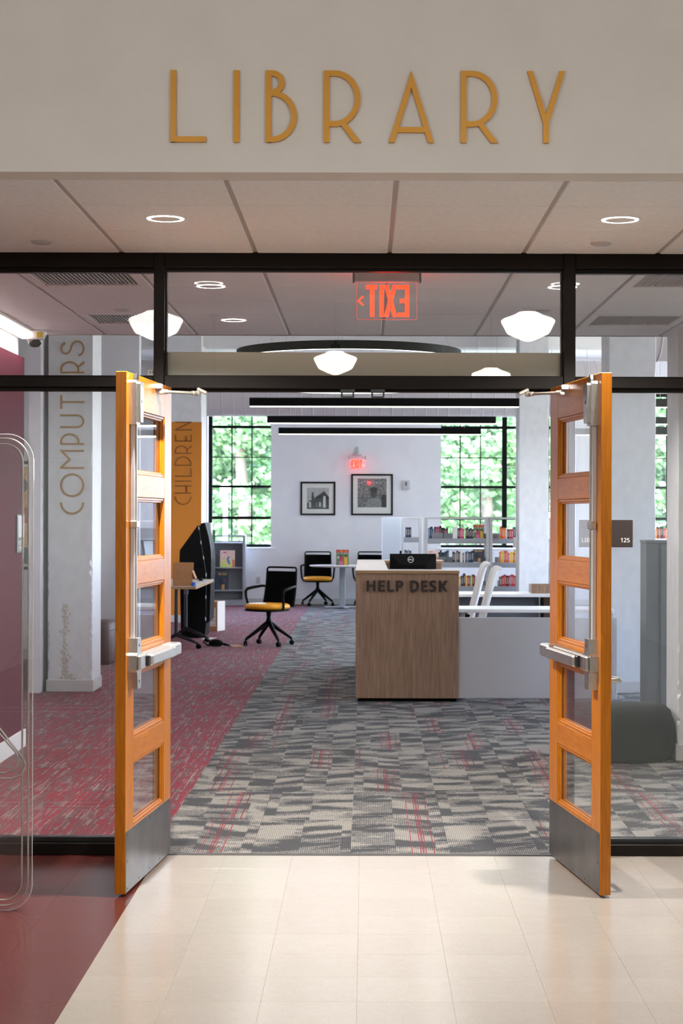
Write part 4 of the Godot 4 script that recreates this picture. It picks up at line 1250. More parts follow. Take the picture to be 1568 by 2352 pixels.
func tree(at: Vector3, h: float, r: float, sd: int, a: Color, b: Color, label: String) -> void:
	var t := thing("tree", label, "tree", at, 0, "trees outside the windows")
	part(t, "trunk", tube([Vector3(0, -0.1, 0), Vector3(0.1, h * 0.3, 0), Vector3(-0.05, h * 0.6, 0.1), Vector3(0, h * 0.85, 0)], [0.22, 0.17, 0.12, 0.04], 8), M.bark)
	rng.seed = sd
	var st := new_st()
	st.set_smooth_group(-1)
	var al := a.srgb_to_linear()
	var bl := b.srgb_to_linear()
	for c in 95:
		var dir := Vector3(rng.randfn(), rng.randfn() * 0.9, rng.randfn()).normalized() * pow(rng.randf(), 0.4)
		var cc := Vector3(dir.x * r, h * 0.58 + dir.y * h * 0.46, dir.z * r)
		var cr := r * rng.randf_range(0.14, 0.26)
		for k in 105:
			var o := Vector3(rng.randfn(), rng.randfn() * 0.8, rng.randfn()) * cr * 0.6
			var p := cc + o
			if p.y < 0.15: continue
			var n := (o.normalized() + Vector3(rng.randfn(), rng.randfn(), rng.randfn()) * 0.8).normalized()
			var s := rng.randf_range(0.06, 0.135)
			var u := n.cross(Vector3(0.3, 1, 0.2)).normalized() * s
			var v := n.cross(u).normalized() * s * 0.7
			st.set_color(al if rng.randf() < 0.5 else bl)
			st.set_normal(n)
			st.add_vertex(p - u); st.add_vertex(p + v); st.add_vertex(p + u)
			st.add_vertex(p - u); st.add_vertex(p + u); st.add_vertex(p - v)
	var f := part(t, "foliage", st.commit(), M.leaf)
	f.set_meta("kind", "stuff")

func spell(text: String, where: String, group: String, cap: float, w: float, deep: float, m: Material, spots: Array, frame: Transform3D) -> void:
	for i in text.length():
		var ch := text[i]
		var near := ("first of" if i == 0 else "after %s in" % text[i - 1])
		var o := solo("sign_letter", letter_mesh(ch, cap, w, deep), m, "raised letter %s, %s the word %s %s" % [ch, near, text, where], "letter", Vector3.ZERO, Vector3.ZERO, group)
		o.transform = frame * Transform3D(Basis(), Vector3(spots[i], 0, 0))

func lettering() -> void:
	var xs := []
	for p in [390, 535, 608, 741, 890, 1055, 1207]: xs.append((p - 840.0) / 659.0)
	spell("LIBRARY", "above the doors", "gold letters of LIBRARY", 0.25, 0.0775, 0.014, M.gold, xs, Transform3D(Basis(), Vector3(0, 2.8425, 1.89)))
	var turned := Basis(Vector3(0, 1, 0), Vector3(-1, 0, 0), Vector3(0, 0, 1))
	var ys := []
	for p in [1183.0, 1143.0, 1078.0, 1023.0, 984.6, 941.0, 900.0, 859.5, 819.0]: ys.append(1.539 + (1188.0 - p) / 261.5)
	spell("COMPUTERS", "on the white column", "letters of COMPUTERS", 0.21, 0.068, 0.010, M.gold_mid, ys, Transform3D(turned, Vector3(-2.474, 0, -7.52)))
	ys = []
	for p in [1161.0, 1135.0, 1107.5, 1096.0, 1071.0, 1043.7, 1015.6, 990.0]: ys.append(1.539 + (1188.0 - p) / 157.5)
	spell("CHILDREN", "on the orange column", "letters of CHILDREN", 0.2425, 0.066, 0.012, M.gold_dark, ys, Transform3D(turned, Vector3(-2.541, 0, -17.814)))

func columns() -> void:
	var c := column(Vector3(-2.595, 0, -7.52), 0.39, 0.5, 1.15, "chipped white concrete column with the word COMPUTERS on it")
	scar(c, -0.045, 0.13, 0.76, 0.014, 260)
	scar(c, -0.01, 0.11, 0.15, 0.035, 60)
	column(Vector3(2.336, 0, -7.52), 0.413, 0.5, 0.2, "white concrete column behind the dark felt pouf")
	column(Vector3(2.24, 0, -3.19), 0.52, 0.42, 0.75, "broken edged white column at the end of the low ceiling")
	column(Vector3(-2.675, 0, -17.82), 0.55, 0.8, 0.0, "column painted orange with the word CHILDREN on it", 2.92)
	column(Vector3(2.39, 0, -17.22), 0.417, 0.55, 0.0, "plain white column beside the grey bookcases")

func help_desk() -> void:
	var t := thing("help_desk", "wood fronted help desk with a raised counter and white work tops", "desk")
	span(t, "front_panel", Vector3(-0.083, 0.03, -6.77), Vector3(0.777, 1.070, -6.73), M.oak, 0.002)
	span(t, "side_panel", Vector3(-0.083, 0.03, -10.40), Vector3(-0.055, 1.070, -6.77), M.oak, 0.002)
	span(t, "inner_panel", Vector3(0.14, 0.03, -10.40), Vector3(0.165, 1.070, -7.05), M.oak, 0.002)
	span(t, "end_panel", Vector3(-0.055, 0.03, -10.44), Vector3(0.79, 1.070, -10.40), M.oak, 0.002)
	span(t, "plinth", Vector3(-0.06, 0.0, -10.38), Vector3(0.76, 0.03, -6.78), M.black, 0)
	for e in [[-0.087, -7.06, 0.781, -6.722], [-0.087, -10.12, 0.19, -7.06], [-0.087, -10.45, 0.795, -10.12]]:
		span(t, "counter_edge", Vector3(e[0], 1.070, e[1]), Vector3(e[2], 1.0945, e[3]), M.oak_edge, 0.001)
		span(t, "counter_top", Vector3(e[0] + 0.001, 1.0945, e[1] + 0.001), Vector3(e[2] - 0.001, 1.0965, e[3] - 0.001), M.laminate, 0)
	span(t, "work_top", Vector3(0.166, 0.735, -7.50), Vector3(2.10, 0.765, -6.92), M.white, 0.003)
	span(t, "modesty_panel", Vector3(0.779, 0.03, -6.785), Vector3(2.10, 0.704, -6.76), M.pale_grey, 0.002)
	span(t, "work_top", Vector3(0.19, 0.735, -10.50), Vector3(2.10, 0.765, -9.87), M.white, 0.003)
	for x in [0.80, 2.05]: span(t, "leg", Vector3(x, 0.0, -7.45), Vector3(x + 0.04, 0.735, -6.95), M.pale_grey, 0.002)
	span(t, "drawer_unit", Vector3(0.95, 0.02, -10.45), Vector3(1.77, 0.725, -10.05), M.slate, 0.003)
	span(t, "leg", Vector3(1.775, 0.0, -10.0), Vector3(1.805, 0.735, -9.95), M.black, 0.002)
	span(t, "end_panel", Vector3(1.81, 0.0, -10.45), Vector3(2.08, 0.735, -9.95), M.oak_dark, 0.002)
	var words := "HELP DESK"
	var o := part(t, "lettering", text_mesh("HELP DESK", 0.0905, 0.012, true), M.lettering, Vector3(0.337, 0.965, -6.723))
	o.scale = Vector3(1.06, 1.0, 1.0)
	var r := thing("desk_riser", "low wood box standing on the back work top", "box", Vector3(1.86, 0.765, -10.2))
	for e in [[-0.17, 0.0, 0.15, -0.155, 0.09], [0.155, 0.0, 0.15, 0.17, 0.09]]: span(r, "side_board", Vector3(e[0], 0, -0.14), Vector3(e[3], 0.09, 0.14), M.oak, 0.001)
	span(r, "front_board", Vector3(-0.155, 0, 0.125), Vector3(0.155, 0.09, 0.14), M.oak, 0.001)
	span(r, "back_board", Vector3(-0.155, 0, -0.14), Vector3(0.155, 0.09, -0.125), M.oak, 0.001)
	# monitor, seen from behind
	var m := thing("computer_monitor", "black computer monitor standing on the help desk, seen from behind", "monitor", Vector3(0.407, 0.765, -7.24))
	var back := new_st()
	var poly := [Vector2(0.2, 0.15), Vector2(-0.2, 0.15), Vector2(-0.2, -0.15), Vector2(0.2, -0.15)]
	for i in 4:
		var a: Vector2 = poly[i]
		var b: Vector2 = poly[(i + 1) % 4]
		face(back, [Vector3(a.x, a.y + 0.31, 0.0), Vector3(b.x, b.y + 0.31, 0.0), Vector3(b.x * 0.55, b.y * 0.5 + 0.29, 0.03), Vector3(a.x * 0.55, a.y * 0.5 + 0.29, 0.03)], Vector3(a.x + b.x, a.y + b.y, 0.3))
	face(back, [Vector3(0.11, 0.365, 0.03), Vector3(-0.11, 0.365, 0.03), Vector3(-0.11, 0.215, 0.03), Vector3(0.11, 0.215, 0.03)], Vector3(0, 0, 1))
	part(m, "back_cover", done(back), M.black)
	part(m, "screen_bezel", box(Vector3(0.40, 0.30, 0.02), 0.003), M.black, Vector3(0, 0.31, -0.010))
	var ring := []
	for k in 32: ring.append(Vector3(cos(TAU * k / 32) * 0.024, sin(TAU * k / 32) * 0.026, 0))
	part(m, "logo_ring", tube(ring, 0.0022, 6, true), M.print_white, Vector3(-0.02, 0.41, 0.0165), Vector3(-0.28, 0, 0))
	part(m, "logo_text", text_mesh("DELL", 0.013, 0.002, true), M.print_white, Vector3(-0.02, 0.41, 0.0172), Vector3(-0.28, 0, 0))
	part(m, "stand_neck", box(Vector3(0.05, 0.30, 0.022), 0.004), M.steel, Vector3(-0.08, 0.16, 0.042))
	part(m, "stand_foot", box(Vector3(0.22, 0.012, 0.18), 0.004), M.steel, Vector3(-0.06, 0.006, 0.03))
	solo("cordless_phone", box(Vector3(0.022, 0.10, 0.03), 0.006), M.black, "black cordless handset on the far counter end", "phone", Vector3(0.36, 1.147, -10.25))
	solo("card_stand", box(Vector3(0.055, 0.07, 0.02), 0.002), mat(Color8(120, 160, 190), 0.6), "small pale blue card stand beside the black handset", "card stand", Vector3(0.42, 1.132, -10.25))
	white_chair(Vector3(0.786, 0, -8.67), -PI / 2, "white backed task chair behind the help desk, farther from the front panel")
	white_chair(Vector3(0.832, 0, -7.90), -PI / 2, "white backed task chair behind the help desk, closer to the front panel", 0.02)

func bookcases() -> void:
	# double bay, seen through
	shelf_unit("grey_bookcase", "grey steel bookcase bay with books next to the narrow bay", 0.885, 1.79, -18.02, 0.48, 1.515, [0.11, 0.475, 0.825, 1.175], M.shelf_grey, false, 0.055, true)
	shelf_unit("grey_bookcase", "grey steel bookcase bay with books next to the plain white column", 1.84, 2.75, -18.02, 0.48, 1.515, [0.11, 0.475, 0.825, 1.175], M.shelf_grey, false, 0.055, true)
	shelf_unit("grey_bookcase", "narrow grey bookcase bay beside the pale end panel", 0.565, 0.845, -19.45, 0.30, 1.515, [0.11, 0.475, 0.825, 1.175], M.shelf_grey, false, 0.055, true)
	shelf_unit("grey_bookcase", "grey bookcase in the far corner under the corner window", 4.3, 5.9, -20.2, 0.3, 1.45, [0.11, 0.475, 0.825, 1.175], M.shelf_grey, true, 0.0, true)
	solo("end_panel", box(Vector3(0.285, 1.54, 0.9), 0.004), mat(Color8(206, 218, 232), 0.4), "plain pale blue end panel of a book range", "shelf panel", Vector3(0.398, 0.77, -19.75))
	var warm := ["red", "orange", "yellow", "pink", "white", "navy blue", "black"]
	var cool := ["navy blue", "black", "grey", "brown", "white", "teal", "light blue", "red"]
	var z := -18.06
	for r in [[1.175, "top", 1], [0.825, "second", 2], [0.475, "third", 3]]:
		var y: float = r[0]
		book_row(1.28, 1.46 if r[2] < 3 else 1.62, y, z, [["red", "pink", "white", "grey", "navy blue"], ["black", "grey", "white", "navy blue", "brown"], ["red", "black", "yellow", "teal", "navy blue"]][r[2] - 1], "on the %s shelf of the bay next to the narrow bay" % r[1], 100 + r[2])
		if r[2] < 3: book_row(1.47, 1.60, y, z, ["grey", "brown", "black"] if r[2] == 1 else ["navy blue", "light blue", "black"], "mid way on the %s shelf of that bay" % r[1], 110 + r[2])
		book_row(1.97, 2.30, y, z, [["navy blue", "red", "grey", "black", "white", "orange"], ["orange", "white", "pink", "red", "yellow", "brown"], ["teal", "grey", "green", "black", "brown", "red"]][r[2] - 1], "on the %s shelf of the bay next to the white column" % r[1], 120 + r[2])
		book_row(0.615 if r[2] != 2 else 0.60, 0.72, y, -19.48, [["navy blue", "white", "black"], ["brown", "grey", "navy blue", "white"], ["red", "grey"]][r[2] - 1], "on the %s shelf of the narrow bay" % r[1], 130 + r[2])
		book_row(0.93, 1.24, y, -18.36, ["light blue", "navy blue", "teal", "pink", "black", "grey"], "on the rear side of the %s shelf" % r[1], 150 + r[2])
		book_row(4.5, 5.0, y, -20.24, ["red", "white", "navy blue", "black", "orange"], "on the %s shelf of the corner bookcase" % r[1], 160 + r[2])
		# grey book supports
		for x in [1.02, 1.20, 1.66, 1.92]:
			solo("book_support", box(Vector3(0.17, 0.13, 0.004), 0.001), M.shelf_grey, "grey steel book support plate on the %s bookcase shelf" % r[1], "book support", Vector3(x + 0.04 * r[2], y + 0.065, z - (0.24 if x != 1.66 else 0.05)), Vector3.ZERO, "grey book supports on the %s shelf" % r[1])
	display_book("display_book", 5, 0.16, 0.20, Vector3(1.66, 1.235, z + 0.02), 0.15, "orange covered book facing out on the top shelf of the grey bookcase")
	display_book("display_book", 4, 0.17, 0.19, Vector3(1.66, 0.885, z + 0.02), 0.15, "dark covered book facing out on the second shelf of the grey bookcase")
	display_book("display_book", 3, 0.16, 0.17, Vector3(0.985, 0.885, z + 0.02), 0.15, "pale covered book facing out on the second shelf of the grey bookcase")
	# children's side, by the window
	var pb := shelf_unit("picture_bookcase", "grey metal bookcase under the left window with two picture books", -3.05, -2.115, -22.75, 0.32, 1.22, [0.10, 0.27, 0.664, 1.094], M.shelf_grey, true, 0.0, false)
	part(pb, "top_rail", box(Vector3(0.9, 0.03, 0.01), 0.002), M.shelf_grey, Vector3(-2.58, 1.205, -23.0))
	shelf_unit("picture_bookcase", "taller grey bookcase end behind the black kiosk", -3.3, -2.67, -22.3, 0.30, 1.41, [0.10, 0.5, 0.9, 1.3], M.shelf_grey, true, 0.0, true)
	display_book("display_book", 3, 0.26, 0.295, Vector3(-2.405, 0.664, -22.80), 0.14, "pink and yellow picture book facing out on the grey bookcase")
	display_book("display_book", 4, 0.225, 0.32, Vector3(-2.49, 0.27, -22.80), 0.14, "dark blue picture book facing out on a low shelf")
	solo("display_book", book_mesh(Vector3(0.012, 0.22, 0.17), Color8(86, 140, 80)), M.vertex, "thin green book standing on top of the grey bookcase", "book", Vector3(-2.615, 1.094, -22.8), Vector3(0, 0.9, 0))

func reading_table() -> void:
	var t := thing("round_table", "round white topped table with a grey pedestal", "table", Vector3(-0.395, 0, -22.0))
	part(t, "table_top", lathe([Vector2(0, 0.700), Vector2(0.53, 0.700), Vector2(0.555, 0.710), Vector2(0.56, 0.720), Vector2(0.556, 0.726), Vector2(0, 0.727)], 56), M.laminate)
	part(t, "pedestal", box(Vector3(0.10, 0.68, 0.09), 0.008), M.shelf_grey, Vector3(0, 0.36, 0))
	for a in [0.0, PI / 2]: part(t, "foot", box(Vector3(0.62, 0.032, 0.085), 0.008), M.shelf_grey, Vector3(0, 0.018 + 0.001 * a, 0), Vector3(0, a + 0.25, 0))
	display_book("display_book", 5, 0.215, 0.265, Vector3(-0.395, 0.727, -21.95), 0.12, "red and yellow covered book standing on the round table")
	var chair := make_chair()
	chair.position = Vector3(-1.16, 0, -13.2)
	chair.rotation.y = -0.62
	chair.set_meta("label", "black swivel chair with a yellow seat alone on the red carpet")
	chair.set_meta("group", "black chairs with yellow seats")
	copy_of(chair, "black swivel chair with a yellow seat behind the round table", "black chairs with yellow seats", Vector3(-0.835, 0, -22.78), 0.02)
	copy_of(chair, "black swivel chair with its seat hidden behind the help desk", "black chairs with yellow seats", Vector3(0.07, 0, -22.80), -0.08)

func computer_corner() -> void:
	# flip-top table
	var t := thing("training_table", "light wood table on black legs with casters", "table")
	span(t, "table_top", Vector3(-3.5, 0.716, -14.4), Vector3(-1.92, 0.748, -12.05), M.oak_edge, 0.004)
	span(t, "top_sheet", Vector3(-3.498, 0.748, -14.398), Vector3(-1.922, 0.7495, -12.052), M.laminate, 0)
	for z in [-12.75, -13.85]:
		for x in [-2.22, -3.3]:
			part(t, "leg", tube([Vector3(x, 0.715, z), Vector3(x, 0.14, z)], 0.022, 10), M.dark_steel)
			part(t, "foot", tube([Vector3(x - 0.12, 0.09, z + 0.06), Vector3(x, 0.16, z), Vector3(x + 0.18, 0.10, z + 0.12), Vector3(x + 0.27, 0.065, z + 0.16)], [0.012, 0.026, 0.02, 0.012], 8), M.dark_steel)
			part(t, "caster", lathe([Vector2(0, -0.02), Vector2(0.03, -0.018), Vector2(0.032, 0), Vector2(0.03, 0.018), Vector2(0, 0.02)], 14), M.black, Vector3(x + 0.28, 0.033, z + 0.165), Vector3(PI / 2, 0, 0.4))
	part(t, "cable_clip", box(Vector3(0.05, 0.06, 0.05), 0.006), M.slate, Vector3(-2.05, 0.685, -12.2))
	# cardboard box, one flap up
	var b := thing("cardboard_box", "open brown cardboard box standing on the light wood table", "box", Vector3(-2.092, 0.7495, -12.30), 0.03)
	var c : Material = M.card
	span(b, "side", Vector3(-0.11, 0, 0.146), Vector3(0.11, 0.165, 0.15), c, 0.001)
	span(b, "side", Vector3(-0.11, 0, -0.15), Vector3(0.11, 0.165, -0.146), c, 0.001)
	span(b, "side", Vector3(-0.11, 0, -0.146), Vector3(-0.106, 0.165, 0.146), c, 0.001)
	span(b, "side", Vector3(0.106, 0, -0.146), Vector3(0.11, 0.165, 0.146), c, 0.001)
	span(b, "bottom", Vector3(-0.106, 0, -0.146), Vector3(0.106, 0.004, 0.146), c, 0)
	part(b, "flap", box(Vector3(0.216, 0.10, 0.004), 0.001), c, Vector3(0, 0.213, 0.140), Vector3(-0.18, 0, 0))
	part(b, "flap", box(Vector3(0.004, 0.10, 0.28), 0.001), c, Vector3(0.128, 0.125, 0), Vector3(0, 0, 0.4))
	part(b, "flap", box(Vector3(0.216, 0.10, 0.004), 0.001), c, Vector3(0, 0.213, -0.150), Vector3(-0.2, 0, 0))
	var tc := thing("tape_roll", "small blue tape roll beside the open cardboard box", "tape", Vector3(-1.955, 0.7495, -12.12))
	part(tc, "roll", lathe([Vector2(0.014, 0), Vector2(0.024, 0), Vector2(0.024, 0.045), Vector2(0.014, 0.045), Vector2(0.014, 0)], 20, true), mat(Color8(40, 96, 190), 0.5))
	var pp := thing("paper_sheet", "loose white papers lying on the light wood table", "paper", Vector3(-2.02, 0.7500, -12.9))
	for k in 3: part(pp, "sheet", box(Vector3(0.21, 0.0008, 0.297), 0), M.paper, Vector3(0.02 * k - 0.05, 0.0006 + 0.001 * k, -0.12 * k), Vector3(0, 0.4 * k, 0))
	var ms := new_st()
	add_pillow(ms, 0.06, 0.10, 0.03, 0.5, 2.2, 18)
	solo("computer_mouse", done(ms), M.black, "black computer mouse on the light wood table", "mouse", Vector3(-2.03, 0.7496, -13.8))
	var mo := thing("computer_screen", "black flat screen turned sideways on the light wood table", "monitor", Vector3(-2.62, 0.7495, -14.0), 1.1)
	part(mo, "panel", box(Vector3(0.5, 0.34, 0.03), 0.006), M.black, Vector3(0, 0.34, 0), Vector3(-0.2, 0, 0))
	part(mo, "screen", sheet(0.47, 0.30), mat(Color8(24, 34, 44), 0.15), Vector3(0, 0.3433, 0.0157), Vector3(-0.2, 0, 0))
	part(mo, "stand", box(Vector3(0.06, 0.2, 0.04), 0.005), M.black, Vector3(0, 0.1, -0.04))
	part(mo, "foot", box(Vector3(0.22, 0.012, 0.18), 0.004), M.black, Vector3(0, 0.006, -0.03))
	# black kiosk with a slanting back
	var k := thing("black_kiosk", "tall black cabinet kiosk with a slanted back and curved front edge", "kiosk", Vector3(0, 0, -14.5))
	var px := [[454, 1208], [413.3, 1265], [412.6, 1284], [414, 1340], [416.7, 1462], [471, 1463.5], [474, 1434], [482, 1427], [485.4, 1310], [485.4, 1285], [484, 1263.5], [481.5, 1246], [478, 1231], [474, 1215], [469.8, 1201], [461, 1203.6], [460.5, 1208]]
	var poly := PackedVector2Array()
	for p in px: poly.append(Vector2((p[0] - 840.0) / 180.5, maxf(0.0, 1.539 - (p[1] - 1188.0) / 180.5)))
	var ks := new_st()
	add_prism(ks, poly, -0.62, 0.0)
	part(k, "body", done(ks), M.black)
	var seam := []
	for p in [[457, 1208], [462, 1247], [468, 1282], [474, 1318], [474, 1434]]: seam.append(Vector3((p[0] - 840.0) / 180.5, 1.539 - (p[1] - 1188.0) / 180.5, 0.001))
	part(k, "seam", tube(seam, 0.004, 6), M.dark_steel)
	for p in [[457, 1214, 0.14], [462, 1247, 0.14], [468, 1282, 0.16], [474, 1321, 0.0], [473.5, 1372, 0.0], [473, 1422, 0.0]]:
		part(k, "hinge_clip", box(Vector3(0.009, 0.042, 0.006), 0.001), M.white, Vector3((p[0] - 840.0) / 180.5, 1.539 - (p[1] - 1188.0) / 180.5, 0.004), Vector3(0, 0, p[2]))
	part(k, "front_lip", tube([Vector3(-2.05, 1.46, -0.02), Vector3(-2.0, 1.29, -0.02), Vector3(-1.972, 1.12, -0.02), Vector3(-1.966, 1.0, -0.02)], 0.010, 8), M.dark_steel)
	part(k, "vent", box(Vector3(0.09, 0.05, 0.004), 0.001), M.soft_black, Vector3(-2.12, 0.92, 0.002))
	# things on the floor
	var bx := thing("carton", "brown and white printed carton standing upright on the carpet", "box", Vector3(-2.075, 0, -15.85), -0.35)
	part(bx, "body", box(Vector3(0.17, 0.40, 0.24), 0.003), M.card, Vector3(0, 0.20, -0.12))
	part(bx, "white_edge", box(Vector3(0.004, 0.40, 0.24), 0.001), M.paper, Vector3(0.087, 0.20, -0.12))
	part(bx, "label_panel", box(Vector3(0.085, 0.25, 0.001), 0), M.paper, Vector3(0.02, 0.19, 0.001))
	for i in 5: part(bx, "label_line", box(Vector3(0.06, 0.006, 0.0008), 0), M.lettering, Vector3(0.02, 0.09 + 0.05 * i, 0.002))
	var bag := thing("black_bag", "small black bag with loose straps lying on the red carpet", "bag", Vector3(-1.78, 0, -13.05))
	var bs := new_st()
	add_pillow(bs, 0.17, 0.12, 0.07, 0.45, 3.0, 24)
	part(bag, "pouch", done(bs), M.soft_black)
	part(bag, "strap", tube([Vector3(-0.06, 0.05, 0.02), Vector3(-0.12, 0.09, -0.02), Vector3(-0.15, 0.05, 0.0), Vector3(-0.10, 0.02, 0.07), Vector3(0.05, 0.012, 0.09)], 0.010, 6), M.black)
	part(bag, "strap", tube([Vector3(0.06, 0.04, 0.02), Vector3(0.12, 0.03, 0.04), Vector3(0.16, 0.012, 0.0), Vector3(0.08, 0.012, -0.09)], 0.009, 6), M.black)
	part(bag, "buckle", box(Vector3(0.03, 0.012, 0.02), 0.003), M.steel, Vector3(-0.08, 0.082, 0.0))
	solo("cardboard_sheet", box(Vector3(0.13, 0.006, 0.30), 0.001), M.card, "flat strip of brown cardboard on the carpet beside the bag", "cardboard", Vector3(-1.535, 0.0035, -13.05), Vector3(0, 0.2, 0))
	solo("paper_sheet", box(Vector3(0.13, 0.001, 0.3), 0), M.paper, "white sheet of paper on the carpet at the foot of the carton", "paper", Vector3(-1.98, 0.001, -14.4), Vector3(0, -0.2, 0))

func left_side() -> void:
	var s := thing("room_sign", "dark and pale grey MULTI PURPOSE room sign on the plum wall", "sign", Vector3(-2.288, 1.425, -3.66), PI / 2)
	part(s, "plate", box(Vector3(0.24, 0.25, 0.008), 0.001), M.brown_sign, Vector3(0, 0, 0.004))
	part(s, "insert", box(Vector3(0.20, 0.14, 0.003), 0.001), M.pale_grey, Vector3(0.005, 0.045, 0.0095))
	part(s, "sign_text", text_mesh("MULTI", 0.026, 0.002, true), M.print_white, Vector3(-0.04, -0.062, 0.010))
	part(s, "sign_text", text_mesh("PURPOSE", 0.026, 0.002, true), M.print_white, Vector3(0.0, -0.098, 0.010))
	picture("framed_poster", 0.80, 1.17, 0.74, 1.05, 2, Vector3(-3.88, 1.55, -11.098), 0, "tall black framed poster in warm orange and green on the far left wall")
	var st := new_st()
	add_pillow(st, 0.62, 0.62, 0.44, 0.10, 5.0, 40)
	var a := thing("leather_seat", "dark brown leather block seat behind the lettered column", "seat", Vector3(-2.93, 0, -10.6))
	part(a, "cushion", done(st), M.brown_leather)
	part(a, "seam", tube([Vector3(0.29, 0.36, 0.29), Vector3(0.31, 0.36, 0.0), Vector3(0.29, 0.36, -0.29)], 0.004, 6), M.black)
	# LED strip washing the plum wall
	var l := thing("wall_washer", "glowing white light strip along the top of the plum wall", "light strip", Vector3(-2.23, 2.735, -1.95))
	part(l, "channel", box(Vector3(0.16, 0.012, 3.6), 0.001), M.white_soft, Vector3(0, 0.0, 0))
	part(l, "light_strip", box(Vector3(0.12, 0.010, 3.58), 0.001), M.lamp_wash, Vector3(0, -0.010, 0))
	area(Vector3(-2.23, 2.715, -1.95), Vector2(3.5, 0.10), 0.8, Color(1.0, 0.975, 0.94), Vector3(-0.15, -1, 0), Vector3.RIGHT)
	# dome camera
	var c := thing("dome_camera", "white security dome camera with a yellow sticker under the ceiling", "security camera", Vector3(-2.145, 2.74, -3.42))
	part(c, "housing", lathe([Vector2(0, 0.0), Vector2(0.074, 0.0), Vector2(0.076, -0.010), Vector2(0.070, -0.035), Vector2(0.058, -0.058), Vector2(0.045, -0.060), Vector2(0, -0.060)], 36), M.white)
	part(c, "dome", lathe([Vector2(0.046, -0.058), Vector2(0.046, -0.066), Vector2(0.040, -0.088), Vector2(0.024, -0.103), Vector2(0, -0.108)], 28), mat(Color8(20, 18, 20), 0.08))
	part(c, "sticker", box(Vector3(0.042, 0.034, 0.002), 0), mat(Color8(226, 190, 30), 0.5), Vector3(0.042, -0.030, 0.058), Vector3(0.35, 0.62, 0.12))
	# book theft gate: clear sheet with antenna loops
	var g := thing("security_gate", "clear acrylic book security gate with thin wire loops", "security gate", Vector3(-1.675, 0, 1.13))
	part(g, "panel", prism(moved(round_rect(0.75, 1.86, 0.10, 10), Vector2(0, 0.93)), -0.010, 0.010, true), M.acrylic)
	for e in [[0.714, 1.828, 0.093, 0.0036], [0.666, 1.785, 0.07, 0.0036]]:
		var loop := []
		for v in moved(round_rect(e[0], e[1], e[2], 10), Vector2(0, 0.93)): loop.append(Vector3(v.x, v.y, 0))
		part(g, "antenna_loop", tube(loop, e[3], 8, true), M.steel)
	for e in [[0.352, 0.513, 0.985], [0.325, 0.535, 0.94]]:
		var tri := []
		var w: float = e[0]
		for v in [Vector2(-w + 0.06, e[1]), Vector2(w - 0.06, e[1]), Vector2(w - 0.02, e[1] + 0.015), Vector2(w - 0.004, e[1] + 0.05), Vector2(w - 0.012, e[1] + 0.075), Vector2(0.03, e[2]), Vector2(-0.03, e[2]), Vector2(-w + 0.012, e[1] + 0.075), Vector2(-w + 0.004, e[1] + 0.05), Vector2(-w + 0.02, e[1] + 0.015)]: tri.append(Vector3(v.x, v.y, 0.002))
		part(g, "antenna_loop", tube(tri, 0.0036, 8, true), M.steel)
	var rim := []
	for v in moved(round_rect(0.75, 1.86, 0.10, 10), Vector2(0, 0.93)): rim.append(Vector3(v.x, v.y, 0.010))
	part(g, "edge_trim", tube(rim, 0.0018, 6, true), M.pale_grey)

func moved(p: PackedVector2Array, d: Vector2) -> PackedVector2Array:
	var out := PackedVector2Array()
	for v in p: out.append(v + d)
	return out

func right_side() -> void:
	var st := new_st()
	add_pillow(st, 0.66, 0.64, 0.335, 0.16, 2.7, 56, 0.02)
	solo("felt_pouf", done(st), M.felt, "dark grey felt pouf on the carpet behind the right glass", "pouf", Vector3(1.645, 0.0, -3.33))
	var c := thing("grey_cabinet", "plain mid grey cabinet between the white columns", "cabinet", Vector3(2.36, 0, -5.6))
	span(c, "body", Vector3(-0.20, 0.06, -0.30), Vector3(0.22, 1.345, 0.0), M.mid_grey, 0.003)
	span(c, "top", Vector3(-0.205, 1.345, -0.305), Vector3(0.225, 1.367, 0.005), M.mid_grey, 0.003)
	span(c, "plinth", Vector3(-0.18, 0.0, -0.28), Vector3(0.20, 0.06, -0.02), M.black, 0)
	span(c, "door", Vector3(-0.09, 0.08, 0.0), Vector3(0.215, 1.335, 0.012), M.mid_grey, 0.002)
	var s := thing("room_sign", "dark brown sign on the glass reading LIBRARY 125", "sign", Vector3(1.098, 1.467, -0.057))
	part(s, "plate", box(Vector3(0.245, 0.125, 0.008), 0.001), M.brown_sign, Vector3(0, 0, 0.005))
	part(s, "sign_text", text_mesh("LIBRARY", 0.019, 0.0015), M.print_white, Vector3(-0.062, -0.030, 0.0095))
	part(s, "sign_text", text_mesh("125", 0.019, 0.0015), M.print_white, Vector3(0.088, -0.030, 0.0095))
	for e in [[-1.42, 0.315, "soffit above the maroon tiles"], [1.025, 0.315, "soffit above the cream tiles"], [-1.42, -2.22, "library ceiling above the red carpet"], [1.025, -2.22, "library ceiling above the grey carpet"]]:
		solo("ceiling_disc", lathe([Vector2(0, -0.010), Vector2(0.036, -0.010), Vector2(0.046, -0.004), Vector2(0.047, 0.0)], 32), M.pale_grey, "small round white cover disc in the %s" % e[2], "ceiling disc", Vector3(e[0], 2.74, e[1]), Vector3.ZERO, "round cover discs in the ceiling")

